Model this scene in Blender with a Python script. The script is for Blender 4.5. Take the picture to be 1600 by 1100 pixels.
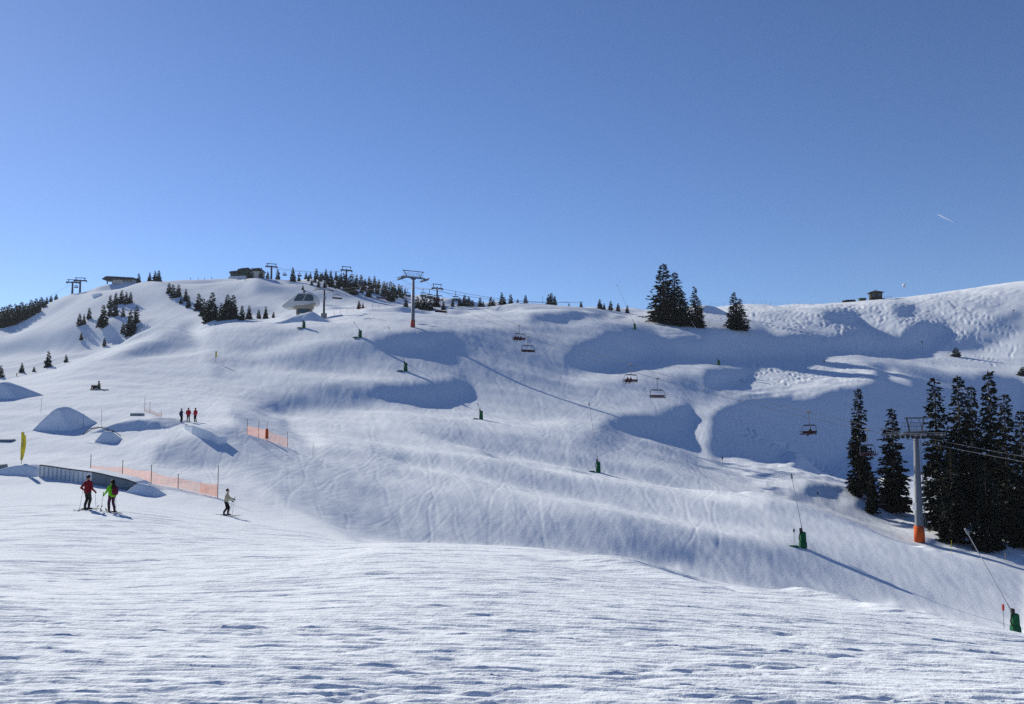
import bpy, math, random
import numpy as np
from mathutils import Vector, Matrix

# ------------------------------------------------------------------ camera, sky, sun, exposure
for o in list(bpy.data.objects):
    bpy.data.objects.remove(o)
SC = bpy.context.scene
COL = SC.collection
FPX = 1256.0                      # focal length in photograph pixels (1600 wide)
PITCH = math.atan(90 / FPX)
CP, SP = math.cos(PITCH), math.sin(PITCH)
cam_data = bpy.data.cameras.new("camera")
cam_data.sensor_width = 36
cam_data.lens = 36 * FPX / 1600
cam_data.clip_start = 0.1
cam_data.clip_end = 60000
cam = bpy.data.objects.new("camera", cam_data)
cam.rotation_euler = (math.pi / 2 + PITCH, 0, 0)
COL.objects.link(cam)
SC.camera = cam

SUN_AZ = math.radians(-39.2)      # left of the view direction
SUN_EL = math.radians(23.0)
W = bpy.data.worlds.new("World")
SC.world = W
W.use_nodes = True
nt = W.node_tree
sky = nt.nodes.new("ShaderNodeTexSky")
sky.sky_type = 'NISHITA'
sky.sun_disc = False
sky.sun_elevation = SUN_EL
sky.sun_rotation = SUN_AZ
sky.altitude = 1700
sky.air_density = 1.0
sky.dust_density = 0.16
sky.ozone_density = 5.0
tint = nt.nodes.new("ShaderNodeMix")          # deep winter blue of the high air
tint.data_type = 'RGBA'
tint.blend_type = 'MULTIPLY'
tint.inputs[0].default_value = 1.0
tint.inputs[7].default_value = (1.0, 0.98, 1.10, 1)
nt.links.new(sky.outputs[0], tint.inputs[6])
nt.links.new(tint.outputs[2], nt.nodes["Background"].inputs[0])
nt.nodes["Background"].inputs[1].default_value = 0.068
sun_data = bpy.data.lights.new("sun", 'SUN')
sun_data.energy = 4.6
sun_data.angle = math.radians(0.53)
sun_data.color = (1.0, 0.94, 0.80)
sun = bpy.data.objects.new("sun", sun_data)
SUNV = Vector((math.sin(SUN_AZ) * math.cos(SUN_EL), math.cos(SUN_AZ) * math.cos(SUN_EL), math.sin(SUN_EL)))
sun.rotation_euler = SUNV.to_track_quat('Z', 'Y').to_euler()
COL.objects.link(sun)
VS = SC.view_settings
VS.view_transform = 'Standard'
VS.look = 'None'
VS.gamma = 1.0
VS.use_curve_mapping = False
VS.exposure = 0.62
HAZE = 0.00006
SC.cycles.use_denoising = False      # keep the fine grain of the snow
SC.cycles.max_bounces = 6
SC.cycles.diffuse_bounces = 3

# ------------------------------------------------------------------ the lie of the land
def to_us(px, py):
    """photograph pixel -> (x/y, z/y) of its line of sight"""
    a = (px - 800) / FPX
    b = (550 - py) / FPX
    fw = CP - b * SP
    return a / fw, (SP + b * CP) / fw

def to_px(u, s):
    fw = CP + s * SP
    return 800 + FPX * u / fw, 550 - FPX * (s * CP - SP) / fw

NX = [-450, 0, 150, 300, 450, 640, 800, 950, 1060, 1110, 1160, 1220, 1300, 1430, 1600, 2050]
NET = [  # one line of the survey per row: (height in the photograph, distance in metres) at each of NX
    [(880,22),(862,24),(856,26),(850,28),(848,30),(849,31),(854,30),(872,27),(893,24),(906,22),(916,21),(928,19),(943,17),(965,15),(990,13.5),(1040,11)],
    [(820,40),(806,42),(800,42),(806,47),(822,50),(866,46),(884,46),(908,44),(932,42),(946,40),(956,40),(969,38),(986,36),(1002,34),(1024,31),(1062,29)],
    [(780,60),(742,62),(742,64),(768,62),(795,64),(838,70),(848,71),(873,69),(899,66),(913,64),(922,64),(931,66),(938,68),(950,67),(988,62),(1010,56)],
    [(700,85),(690,84),(690,84),(694,86),(735,84),(775,80),(790,81),(806,81),(828,80),(838,80),(840,81),(836,83),(850,82),(883,76.5),(925,69),(980,62)],
    [(640,112),(645,106),(650,104),(662,100),(690,106),(705,110),(716,114),(742,114),(760,114),(768,112),(747,114),(772,106),(800,98),(848,86),(888,74),(960,66)],
    [(610,140),(615,128),(612,124),(630,124),(645,130),(655,132),(680,132),(697,132),(717,130),(738,126),(750,122),(780,114),(815,106),(865,96),(915,88),(980,84)],
    [(590,165),(602,155),(588,152),(600,152),(605,152),(615,151),(640,151),(660,151),(670,149),(703,142),(718,134),(740,130),(770,124),(800,118),(830,110),(890,108)],
    [(620,185),(596,178),(556,180),(545,180),(550,178),(565,172),(590,172),(612,172),(624,170),(640,170),(682,166),(702,167),(725,164),(738,160),(765,155),(830,155)],
    [(650,205),(594,190),(550,200),(511,208),(496,205),(515,188),(535,195),(560,195),(577,192),(590,190),(614,185),(625,188),(622,190),(640,190),(662,190),(720,190)],
    [(670,230),(612,215),(575,225),(530,228),(490,225),(490,213),(506,218),(522,215),(548,225),(563,224),(563,234),(563,240),(571,240),(585,226),(602,225),(660,225)],
    [(680,270),(620,260),(585,270),(540,275),(497,262),(474,242),(474,245),(473,248),(500,246),(508,247),(516,263),(520,262),(550,272),(549,275),(578,250),(600,250)],
    [(670,330),(585,320),(555,330),(500,340),(494,325),(486,310),(482,310),(480,305),(472,300),(471,296),(472,309),(476,300),(510,292),(505,305),(490,310),(470,320)],
    [(640,420),(560,400),(520,400),(470,410),(470,400),(476,390),(486,400),(486,400),(478,370),(471,352),(471,350),(469,352),(463,355),(455,362),(430,372),(392,380)],
    [(600,520),(522,520),(450,500),(430,490),(440,490),(462,470),(482,500),(484,500),(488,470),(484,430),(484,430),(482,440),(478,450),(470,450),(448,460),(412,470)],
    [(580,680),(505,620),(443,600),(440,600),(432,600),(458,600),(486,600),(486,600),(500,600),(500,600),(500,600),(500,600),(500,600),(500,600),(490,600),(470,600)],
    [(620,900)] * 16,
    [(700,3500)] * 16,
]
DU, DV = 0.008, 0.02
UG = np.arange(-1.0, 1.0001, DU)
VG = np.arange(math.log(2.0), math.log(3600.0), DV)
NU, NV = len(UG), len(VG)

def pchip(x, y, xi):
    x = np.asarray(x, float); y = np.asarray(y, float)
    h = np.diff(x); d = np.diff(y) / h
    m = np.zeros_like(y)
    m[0], m[-1] = d[0], d[-1]
    for i in range(1, len(x) - 1):
        if d[i-1] * d[i] > 0:
            w1, w2 = 2*h[i] + h[i-1], h[i] + 2*h[i-1]
            m[i] = (w1 + w2) / (w1/d[i-1] + w2/d[i])
    k = np.clip(np.searchsorted(x, xi) - 1, 0, len(h) - 1)
    t = (np.clip(xi, x[0], x[-1]) - x[k]) / h[k]
    return ((1+2*t)*(1-t)**2*y[k] + t*(1-t)**2*h[k]*m[k] + t*t*(3-2*t)*y[k+1] + t*t*(t-1)*h[k]*m[k+1])

def blur(a, n, axis):
    """binomial smoothing, n passes"""
    for _ in range(n):
        p = np.concatenate([np.take(a, [0], axis), a, np.take(a, [-1], axis)], axis)
        n_ = a.shape[axis]
        a = 0.25*np.take(p, range(0, n_), axis) + 0.5*a + 0.25*np.take(p, range(2, n_+2), axis)
    return a

def far_out(d):
    return d if d < 100 else (100 + (d - 100)*1.36 if d < 320 else d + 79.2)
lines_v, lines_s = [], []
lines_v.append(np.full(NU, math.log(2.0))); lines_s.append(np.full(NU, -1.60/2.0))
lines_v.append(np.full(NU, math.log(5.0))); lines_s.append(np.full(NU, -1.70/5.0) - 0.012*np.clip(UG, -0.3, 1))
for row in NET:
    us = [to_us(px, py) for px, (py, d) in zip(NX, row)]
    uu = [a for a, b in us]
    ss = [b for a, b in us]
    vv = [math.log(far_out(d)) for py, d in row]
    lines_s.append(pchip(uu, ss, UG)); lines_v.append(pchip(uu, vv, UG))
LV, LS = np.array(lines_v), np.array(lines_s)
S0 = np.zeros((NV, NU))
for j in range(NU):
    S0[:, j] = pchip(LV[:, j], LS[:, j], VG)
S0 = blur(blur(S0, 3, 0), 5, 1)

# how steeply each stretch of slope turns towards (1) or away from (0) the low winter sun; outlines in photograph pixels
LIE = [
 (0.86, [(-460,380),(2060,380),(2060,1100),(-460,1100)]),
 (0.92, [(-460,850),(640,850),(900,862),(1120,910),(1600,992),(2060,1060),(2060,1100),(-460,1100)]),
 (0.42, [(330,500),(640,520),(1010,510),(1110,600),(1100,700),(1180,760),(1600,890),(1600,985),(1300,940),(1060,890),(880,852),(560,845),(420,760),(360,640),(330,560)]),
 (0.66, [(330,500),(640,520),(1010,510),(1110,600),(1100,690),(900,690),(700,670),(500,650),(360,640),(330,560)]),
 (0.36, [(1100,760),(1200,770),(1430,850),(1600,890),(1600,985),(1400,960),(1200,915),(1110,880)]),
 (0.80, [(340,590),(520,540),(600,525),(560,545),(500,570),(600,585),(640,595),(560,600),(450,590),(400,610),(340,640),(230,640)]),
 (0.50, [(420,540),(500,528),(575,532),(585,550),(560,575),(470,578),(420,566)]),
 (0.93, [(430,498),(560,478),(640,470),(800,474),(1000,474),(1000,480),(860,486),(830,495),(850,503),(700,520),(640,520),(579,527),(500,540),(430,555),(380,560),(430,530),(500,515),(440,512)]),
 (0.62, [(360,520),(430,512),(470,520),(430,540),(365,552)]),
 (0.05, [(830,496),(865,489),(927,484),(1012,479),(1012,486),(915,495),(860,503),(825,503)]),
 (0.12, [(579,528),(622,524),(660,521),(712,523),(702,531),(667,543),(640,548),(615,549),(585,537)]),
 (0.84, [(640,642),(740,634),(820,652),(900,655),(880,672),(760,668),(690,655),(560,650),(430,660),(400,640),(560,636)]),
 (0.30, [(480,606),(560,600),(590,630),(520,645),(405,646),(395,636)]),
 (0.06, [(560,610),(590,602),(640,604),(700,594),(716,590),(738,600),(737,613),(712,626),(677,633),(635,628),(590,623)]),
 (0.45, [(700,668),(800,680),(900,690),(930,700),(880,712),(780,700),(690,690)]),
 (0.02, [(934,663),(959,654),(1025,645),(1040,638),(1081,628),(1082,660),(1072,682),(1044,686),(981,680),(940,673)]),
 (0.30, [(888,690),(934,672),(985,684),(960,705),(905,706)]),
 (0.97, [(640,690),(700,700),(810,716),(875,730),(950,741),(1028,754),(1122,768),(1200,780),(1200,790),(1110,778),(1020,763),(940,750),(860,738),(800,723),(690,708),(600,700)]),
 (0.93, [(600,720),(700,728),(825,765),(919,784),(1044,809),(1137,824),(1210,838),(1260,850),(1200,850),(1120,834),(1040,820),(915,796),(820,778),(690,742)]),
 (0.50, [(600,745),(690,748),(820,785),(960,808),(1060,830),(1060,846),(960,830),(840,815),(690,800),(600,790)]),
 (0.38, [(620,835),(800,815),(960,812),(1060,838),(1200,880),(1330,925),(1340,935),(1110,905),(880,860),(640,848)]),
 (0.05, [(956,841),(997,834),(1060,853),(1092,868),(1080,884),(1108,898),(1012,874),(965,858)]),
 (0.45, [(400,660),(490,720),(560,770),(500,800),(420,760),(330,720),(250,690),(320,680)]),
 (0.88, [(450,640),(600,650),(700,690),(760,710),(640,700),(520,690),(490,700),(450,668)]),
 (0.95, [(880,592),(960,570),(1040,556),(1060,560),(1110,570),(1200,562),(1200,574),(1100,585),(1000,592),(900,604)]),
 (0.02, [(883,562),(900,546),(925,532),(955,521),(990,524),(1003,534),(1040,534),(1075,530),(1098,536),(1108,516),(1140,517),(1170,512),(1200,517),(1215,525),(1245,521),(1305,524),(1342,516),(1340,503),(1355,517),(1375,525),(1402,532),(1415,517),(1440,502),(1487,510),(1460,530),(1450,545),(1440,546),(1387,549),(1295,552),(1260,556),(1200,559),(1124,560),(1069,556),(1047,549),(1005,553),(991,563),(960,566),(930,570),(905,571)]),
 (0.60, [(1020,540),(1055,543),(1060,552),(1010,552)]),
 (0.85, [(1290,553),(1440,547),(1462,549),(1510,552),(1550,562),(1545,575),(1500,580),(1450,566),(1380,558)]),
 (0.02, [(1100,577),(1185,577),(1190,590),(1150,598),(1125,604),(1102,600)]),
 (0.02, [(1262,558),(1300,557),(1380,561),(1450,570),(1490,582),(1545,588),(1600,600),(1600,760),(1447,710),(1373,721),(1330,715),(1293,729),(1255,726),(1200,724),(1153,713),(1134,713),(1119,727),(1103,700),(1109,660),(1119,641),(1144,632),(1197,620),(1257,622),(1290,614),(1365,596),(1372,580),(1340,566)]),
 (0.85, [(1200,562),(1250,563),(1300,570),(1355,572),(1366,581),(1345,590),(1300,600),(1262,618),(1200,618),(1125,636),(1122,604),(1160,596)]),
 (0.80, [(1390,575),(1420,594),(1436,604),(1410,600),(1385,594)]),
 (0.72, [(1090,590),(1104,585),(1107,640),(1104,690),(1118,725),(1170,757),(1250,785),(1240,792),(1160,764),(1100,735),(1082,690),(1085,640)]),
 (0.85, [(1118,722),(1134,706),(1200,718),(1293,724),(1330,712),(1373,716),(1447,704),(1600,740),(1600,880),(1430,842),(1300,796),(1180,756)]),
 (0.10, [(1230,762),(1300,756),(1400,780),(1420,800),(1380,812),(1300,790)]),
 (0.93, [(1300,780),(1330,778),(1345,790),(1310,792)]),
 (0.85, [(1460,530),(1600,467),(1600,482),(1512,525),(1462,547)]),
 (0.05, [(1466,548),(1512,526),(1600,483),(1600,493),(1536,520),(1502,543)]),
 (0.85, [(1520,530),(1600,496),(1600,506),(1545,526)]),
 (0.05, [(1500,546),(1600,508),(1600,513),(1530,548)]),
 (0.95, [(1497,550),(1530,548),(1600,513),(1600,580),(1575,575),(1545,562)]),
 (0.15, [(1282,487),(1335,484),(1343,500),(1330,512),(1290,500)]),
 (0.15, [(1395,480),(1430,476),(1428,490),(1405,494)]),
 (0.90, [(1200,486),(1280,480),(1282,500),(1340,517),(1300,522),(1200,515)]),
 (0.10, [(247,521),(265,508),(292,506),(296,518),(322,541),(287,548),(212,558),(172,558),(205,541)]),
 (0.95, [(100,566),(200,536),(248,519),(244,524),(200,545),(165,558),(110,580),(60,590)]),
 (0.12, [(-20,536),(75,520),(112,507),(150,505),(160,514),(175,500),(215,500),(250,503),(285,503),(262,507),(245,518),(200,528),(162,541),(125,553),(75,546),(50,552),(-20,560)]),
 (0.65, [(0,560),(60,552),(120,556),(100,566),(40,590),(0,596)]),
 (0.30, [(400,437),(460,448),(520,440),(640,452),(640,468),(600,476),(540,478),(500,472),(450,466),(400,455)]),
 (0.35, [(222,434),(262,447),(300,462),(360,470),(440,490),(400,494),(330,488),(280,470)]),
 (0.95, [(100,470),(135,455),(190,440),(225,436),(262,455),(250,470),(300,492),(260,500),(215,494),(170,470),(110,495),(0,532),(0,524)]),
 (0.40, [(0,515),(60,490),(130,455),(135,458),(80,490),(0,528)]),
 (0.45, [(235,700),(290,690),(340,700),(380,720),(330,735),(250,728)]),
]
RS = 4.0
RX = np.arange(-460, 2061, RS); RY = np.arange(380, 1101, RS)
def raster(polys, base, soft=3):
    gx, gy = np.meshgrid(RX, RY)
    out = np.full(gx.shape, base, float)
    for val, poly in polys:
        inside = np.zeros(gx.shape, bool)
        n = len(poly)
        for i in range(n):
            x1, y1 = poly[i]; x2, y2 = poly[(i+1) % n]
            if y1 == y2: continue
            c = ((y1 > gy) != (y2 > gy)) & (gx < (x2-x1)*(gy-y1)/(y2-y1) + x1)
            inside ^= c
        m = blur(blur(inside.astype(float), soft, 0), soft, 1)
        out = out*(1-m) + val*m
    return out
TMAP = raster(LIE, 0.78)

def sample(img, px, py):
    fx = np.clip((px - RX[0]) / RS, 0, len(RX) - 1.001); fy = np.clip((py - RY[0]) / RS, 0, len(RY) - 1.001)
    ix = fx.astype(int); iy = fy.astype(int); fx = fx - ix; fy = fy - iy
    return (img[iy, ix]*(1-fx)*(1-fy) + img[iy, ix+1]*fx*(1-fy) + img[iy+1, ix]*(1-fx)*fy + img[iy+1, ix+1]*fx*fy)

AX, AY = -math.sin(SUN_AZ), -math.cos(SUN_AZ)        # the way shadows fall
UU = np.broadcast_to(UG, (NV, NU))
def du_(a):
    r = np.zeros_like(a); r[:, 1:-1] = (a[:, 2:] - a[:, :-2]) / (2*DU); return r
def duT(a):
    r = np.zeros_like(a); r[:, 2:] += a[:, 1:-1] / (2*DU); r[:, :-2] -= a[:, 1:-1] / (2*DU); return r
def dv_(a):
    r = np.zeros_like(a); r[1:-1] = (a[2:] - a[:-2]) / (2*DV); return r
def dvT(a):
    r = np.zeros_like(a); r[2:] += a[1:-1] / (2*DV); r[:-2] -= a[1:-1] / (2*DV); return r
def fall(s):      # drop per metre along the way shadows fall
    su = du_(s); return -(AX*su + AY*(s + dv_(s) - UU*su))
def fallT(r):
    return -(AX*duT(r) + AY*(r + dvT(r) - duT(UU*r)))
def lap1(a, ax):
    r = np.zeros_like(a)
    if ax == 0: r[1:-1] = a[2:] - 2*a[1:-1] + a[:-2]
    else: r[:, 1:-1] = a[:, 2:] - 2*a[:, 1:-1] + a[:, :-2]
    return r
def lap1T(a, ax):
    r = np.zeros_like(a)
    if ax == 0:
        r[2:] += a[1:-1]; r[1:-1] -= 2*a[1:-1]; r[:-2] += a[1:-1]
    else:
        r[:, 2:] += a[:, 1:-1]; r[:, 1:-1] -= 2*a[:, 1:-1]; r[:, :-2] += a[:, 1:-1]
    return r

TE = math.tan(SUN_EL)
FULL = 0.50        # sun cosine of a stretch with value 1
def wanted(t):     # value -> drop per metre
    c = t**1.3 * FULL
    return np.where(t < 0.12, TE + 0.045*(1 - t/0.12) , (TE - c/math.cos(SUN_EL)))

def smooth01(a, lo, hi):
    t = np.clip((a - lo) / (hi - lo), 0, 1); return t*t*(3 - 2*t)
WA, WSU, WSV = 58.0, 4.0, 2.5
S = S0.copy()
EV = np.exp(VG)[:, None]
reach = ((EV > 4) & (EV < 740)).astype(float)
crestzone = smooth01(VG[:, None], 2.8, 3.0) * (1 - smooth01(VG[:, None], 4.12, 4.30)) * smooth01(UU, -0.30, -0.16)
reach = reach * (1 - crestzone)      # the near crest keeps its surveyed line
inframe = np.clip((1.0 - np.abs(UU)/0.85) * 8, 0, 1)
for outer in range(4):
    px, py = to_px(UU, S)
    vis = S >= np.maximum.accumulate(S, axis=0) - 0.0008
    wg = np.where(vis, 1.0, 0.05) * reach * inframe
    tv = sample(TMAP, px, py)
    tv = np.where((EV > 50) & (py > 838) & (px > 560), np.minimum(tv, 0.66), tv)
    tgt = wanted(tv)
    f0 = fall(S0)
    tgt = np.where(vis, tgt, f0)
    wa = WA * np.where(vis, 1.0, 0.6) * (1 + 1.6*smooth01(VG[:, None], 5.15, 5.5) + 2.0*np.exp(-((VG[:, None] - 3.6)/0.45)**2))
    def A(x):
        return fallT(wg*fall(x)) + wa*wa*x*0.0 + wa*x + WSU*lap1T(lap1(x, 1), 1)*40 + WSV*lap1T(lap1(x, 0), 0)*40
    # unknown: the correction c = S - S0
    rhs = fallT(wg*(tgt - f0)) 
    x = S - S0
    r = rhs - A(x); p = r.copy(); rs = (r*r).sum()
    for it in range(400):
        Ap = A(p); al = rs / (p*Ap).sum()
        x += al*p; r -= al*Ap
        rn = (r*r).sum()
        if rn < 1e-7 * (rhs*rhs).sum(): break
        p = r + (rn/rs)*p; rs = rn
    S = S0 + x
print("terrain: correction px rms", float(np.sqrt(((FPX*x)**2).mean())), "max", float(np.abs(FPX*x).max()), it)

def cubic_rows(a, f):
    i = np.clip(np.floor(f).astype(int), 1, a.shape[0] - 3); t = (f - i).reshape(-1, *([1]*(a.ndim-1)))
    p0, p1, p2, p3 = a[i-1], a[i], a[i+1], a[i+2]
    # uniform cubic B-spline: smooth light across the slopes
    return ((1-t)**3*p0 + (3*t**3-6*t*t+4)*p1 + (-3*t**3+3*t*t+3*t+1)*p2 + t**3*p3) / 6
vf = np.concatenate([np.arange(math.log(2.2), math.log(45), 0.0036), np.arange(math.log(45), math.log(470), 0.0056), np.arange(math.log(470), math.log(3400), 0.012)])
DVL = np.gradient(vf)
uf = np.concatenate([np.arange(-0.99, -0.70, 0.006), np.arange(-0.70, 0.70, 0.0016), np.arange(0.70, 0.9901, 0.006)])
FS = cubic_rows(S, (vf - VG[0]) / DV)
FS = cubic_rows(FS.T.copy(), (uf - UG[0]) / DU).T.copy()
print("mesh", FS.shape)

U2 = np.broadcast_to(uf[None, :], FS.shape)
Y = np.exp(vf)[:, None] * np.ones((1, len(uf)))
X = Y * U2
Z = Y * FS
PXV, PYV = to_px(U2, FS)

# ---- relief of the snow surface: lumps, ski tracks, untracked powder
rng = np.random.default_rng(7)
def smooth(a, lo, hi):
    t = np.clip((a - lo) / (hi - lo), 0, 1); return t*t*(3 - 2*t)
def perlin(x, y, seed):
    r = np.random.default_rng(seed)
    ang = r.random(4096) * 2*np.pi
    ca, sa = np.cos(ang).astype(np.float32), np.sin(ang).astype(np.float32)
    xi = np.floor(x).astype(np.int64); yi = np.floor(y).astype(np.int64)
    fx = (x - xi).astype(np.float32); fy = (y - yi).astype(np.float32)
    def gr(ix, iy, dx, dy):
        h = ((ix*73856093) ^ (iy*19349663) ^ (seed*83492791)) % 4096
        return ca[h]*dx + sa[h]*dy
    u = fx*fx*fx*(fx*(fx*6-15)+10); v = fy*fy*fy*(fy*(fy*6-15)+10)
    a = gr(xi, yi, fx, fy); b = gr(xi+1, yi, fx-1, fy)
    c = gr(xi, yi+1, fx, fy-1); d = gr(xi+1, yi+1, fx-1, fy-1)
    return (a*(1-u)+b*u)*(1-v) + (c*(1-u)+d*u)*v
DZ = np.zeros_like(Z)
wn = 1 - smooth(Y, 34, 62)                    # the trampled run in front
cl = smooth(perlin(X/6, Y/1.6, 3) + 0.5*perlin(X/2.2, Y/0.7, 4), -0.05, 0.35)
fade = smooth(Y, 2.5, 5)
cl2 = smooth(perlin(X/1.7 + 40, Y/0.8, 5) + 0.6*perlin(X/0.6, Y/0.3, 6), 0.05, 0.5)
for q, lam in enumerate((0.95, 0.48, 0.26, 0.15, 0.085, 0.05)):
    seen = smooth(lam / (DVL[:, None]*Y), 1.6, 3.0)       # no finer than the sheet can carry
    nz = perlin(X/(lam*3.0), Y/lam, 60+q)
    dent = -np.maximum(perlin(X/(lam*4.5) + 9, (Y + 0.07*X)/lam + 5, 80+q) - 0.10, 0) - np.maximum(perlin(X/(lam*4.0) + 3, (Y - 0.14*X)/lam + 8, 90+q) - 0.16, 0)
    dent = dent*(0.0, 0.06, 0.45, 1, 1.1, 1.1)[q]
    DZ += wn*fade*seen*(0.35, 0.6, 1.1, 1.6, 2.0, 2.0)[q]*lam*(0.034*nz*(0.5 + cl) + 0.13*dent*(0.25 + 1.5*cl2))
DZ += wn*fade*0.03*perlin(X/7, Y/3.0, 14)
wm = smooth(Y, 40, 70) * (1 - smooth(Y, 330, 410))
fl = 0.25                                      # tracks on the hill run mostly down the fall line
DZ += wm*(0.42*perlin(X/34 + 3, (Y+0.35*X)/13, 19) + 0.15*perlin(X/13, (Y+0.35*X)/5.5, 20) + 0.10*perlin(X/8, Y/11, 21) + 0.075*perlin((X+fl*Y)/2.4, (Y-fl*X)/7, 22) + 0.042*perlin((X+fl*Y)/1.1, (Y-fl*X)/4.5, 23) + 0.020*perlin((X-fl*Y)/0.55, (Y+fl*X)/2.6, 24))
wf = smooth(Y, 330, 410) * (1 - smooth(Y, 800, 1200))
DZ += wf*(0.6*perlin(X/22, Y/30, 31) + 0.22*perlin(X/8, Y/14, 32))
POWDER = raster([(1.0, [(1190,474),(1300,464),(1600,440),(1600,466),(1462,530),(1342,516),(1190,516)]),
                 (1.0, [(1165,606),(1290,570),(1375,572),(1368,594),(1262,622),(1140,636)]),
                 (1.0, [(1122,724),(1135,712),(1300,724),(1360,716),(1420,716),(1420,800),(1300,792),(1170,752)]),
                 (0.7, [(1015,506),(1090,508),(1105,530),(1040,534)]),
                 (0.5, [(60,548),(130,540),(230,500),(220,520),(120,565),(40,590),(0,590)])], 0.0, 7)
pw = sample(POWDER, PXV, PYV) * (Y > 100)
DZ += pw*(0.55*perlin(X/15, Y/22, 40) + 0.24*perlin((X+0.8*Y)/10, (Y-0.8*X)/3.6, 41) + 0.08*perlin((X-0.45*Y)/1.8, (Y+0.45*X)/15, 42)*(0.3 + smooth(perlin(X/11, Y/16, 44), -.1, .3)) + 0.05*perlin(X/0.9, Y/1.8, 43))

def groove(t):
    return -np.exp(-t*t) + 0.55*np.exp(-(t-1.7)**2) + 0.35*np.exp(-(t+1.7)**2)
NROW = int(np.searchsorted(vf, math.log(468)))
du = 0.0016
cols = np.arange(len(uf))
def across(y0, k, bend, ph, width, depth, x0, x1):
    """a track running across the run: y as a function of x, met once by every line of sight"""
    # x = u*y and y = y0 + k*x + bend*sin(x/9+ph)
    yc = np.full(len(uf), y0)
    for _ in range(12):
        yc = 0.5*yc + 0.5*(y0 + k*uf*yc + bend*np.sin(uf*yc/9 + ph))
    ok = (yc > 2.6) & (yc < 60)
    xc = uf*yc
    brk = smooth(np.sin(xc*1.3/ (1+abs(k)*3) + ph*7) + 0.7*np.sin(xc*0.45 + ph*3), -0.5, 0.6)
    amp = depth*smooth(xc, x0, x0+min(1.5, (x1-x0)*.4))*(1 - smooth(xc, x1-min(1.5, (x1-x0)*.4), x1))*brk*ok
    yc = np.clip(yc, 2.6, 400)
    rc = np.searchsorted(vf, np.log(yc))
    for o in range(-9, 10):
        r = np.clip(rc + o, 0, NROW - 1)
        w = np.maximum(width, 1.2*DVL[np.clip(rc, 0, NROW-1)]*yc)
        t = (Y[r, cols] - yc) / w
        DZ[r, cols] += amp*groove(t)*np.minimum(1, 0.6 + 0.4*(t > -9))
for i in range(1500):
    y0 = float(np.exp(rng.uniform(math.log(3.4), math.log(46))))
    k = float(np.clip(rng.normal(-0.05, 0.13), -0.5, 0.5))
    L = rng.uniform(2, 16)*(0.4 + y0/20); xm = rng.uniform(-0.75, 0.75)*y0
    across(y0 - k*xm, k, rng.uniform(0, 0.5), rng.uniform(0, 6.3), rng.uniform(0.012, 0.035)*(0.5 + y0/28), rng.uniform(0.006, 0.019)*(0.5 + y0/30), xm - L/2, xm + L/2)
for i in range(2600):                          # short edge scrapes
    y0 = float(np.exp(rng.uniform(math.log(3.6), math.log(44))))
    k = float(np.clip(rng.normal(-0.06, 0.2), -0.6, 0.6)); L = rng.uniform(0.5, 2.6)*(0.35 + y0/22); xm = rng.uniform(-0.72, 0.72)*y0
    across(y0 - k*xm, k, 0.0, rng.uniform(0, 6.3), rng.uniform(0.012, 0.03)*(0.5 + y0/25), rng.uniform(0.004, 0.013)*(0.5 + y0/30), xm - L/2, xm + L/2)
rows = np.arange(NROW)
def downhill(x0, ya, yb, lean, amp, wl, ph, width, depth):
    r = rows[(Y[:NROW, 0] > ya) & (Y[:NROW, 0] < yb)]
    y = Y[r, 0]
    xc = x0 + lean*(y - ya) + amp*np.sin(y*2*math.pi/wl + ph)
    cc = np.searchsorted(uf, xc/y)
    a = depth*smooth(y, ya, ya+4)*(1 - smooth(y, yb-4, yb))
    for o in range(-6, 7):
        c = cc + o
        ok = (c >= 0) & (c < len(uf))
        w = np.maximum(width, 1.1*du*y)
        t = (X[r[ok], c[ok]] - xc[ok]) / w[ok]
        DZ[r[ok], c[ok]] += a[ok]*groove(t)
for i in range(1100):
    ya = rng.uniform(60, 260); x0 = rng.uniform(-0.62, 0.30)*ya
    downhill(x0, ya, ya + rng.uniform(10, 50), rng.normal(-0.15, 0.35), rng.uniform(0.05, 0.45), rng.uniform(10, 26), rng.uniform(0, 6.3), rng.uniform(0.08, 0.18), rng.uniform(0.006, 0.018))
for i in range(150):
    ya = rng.uniform(304, 420); x0 = rng.uniform(0.28, 0.64)*ya
    downhill(x0, ya, ya + rng.uniform(15, 60), rng.normal(-0.4, 0.7), rng.uniform(0.4, 2.2), rng.uniform(9, 24), rng.uniform(0, 6.3), 0.4, rng.uniform(0.06, 0.20))
for i in range(26):
    ya = rng.uniform(160, 180); x0 = rng.uniform(0.27, 0.42)*ya
    downhill(x0, ya, ya + rng.uniform(8, 18), rng.normal(0.9, 0.5), rng.uniform(0.3, 1.0), rng.uniform(7, 12), rng.uniform(0, 6.3), 0.35, rng.uniform(0.10, 0.22))
for i in range(34):
    ya = rng.uniform(230, 264); x0 = rng.uniform(0.28, 0.42)*ya
    downhill(x0, ya, ya + rng.uniform(10, 24), rng.normal(0.8, 0.4), rng.uniform(0.4, 1.4), rng.uniform(7, 12), rng.uniform(0, 6.3), 0.4, rng.uniform(0.08, 0.2))
Z = Z + DZ
FS = Z / Y

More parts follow.
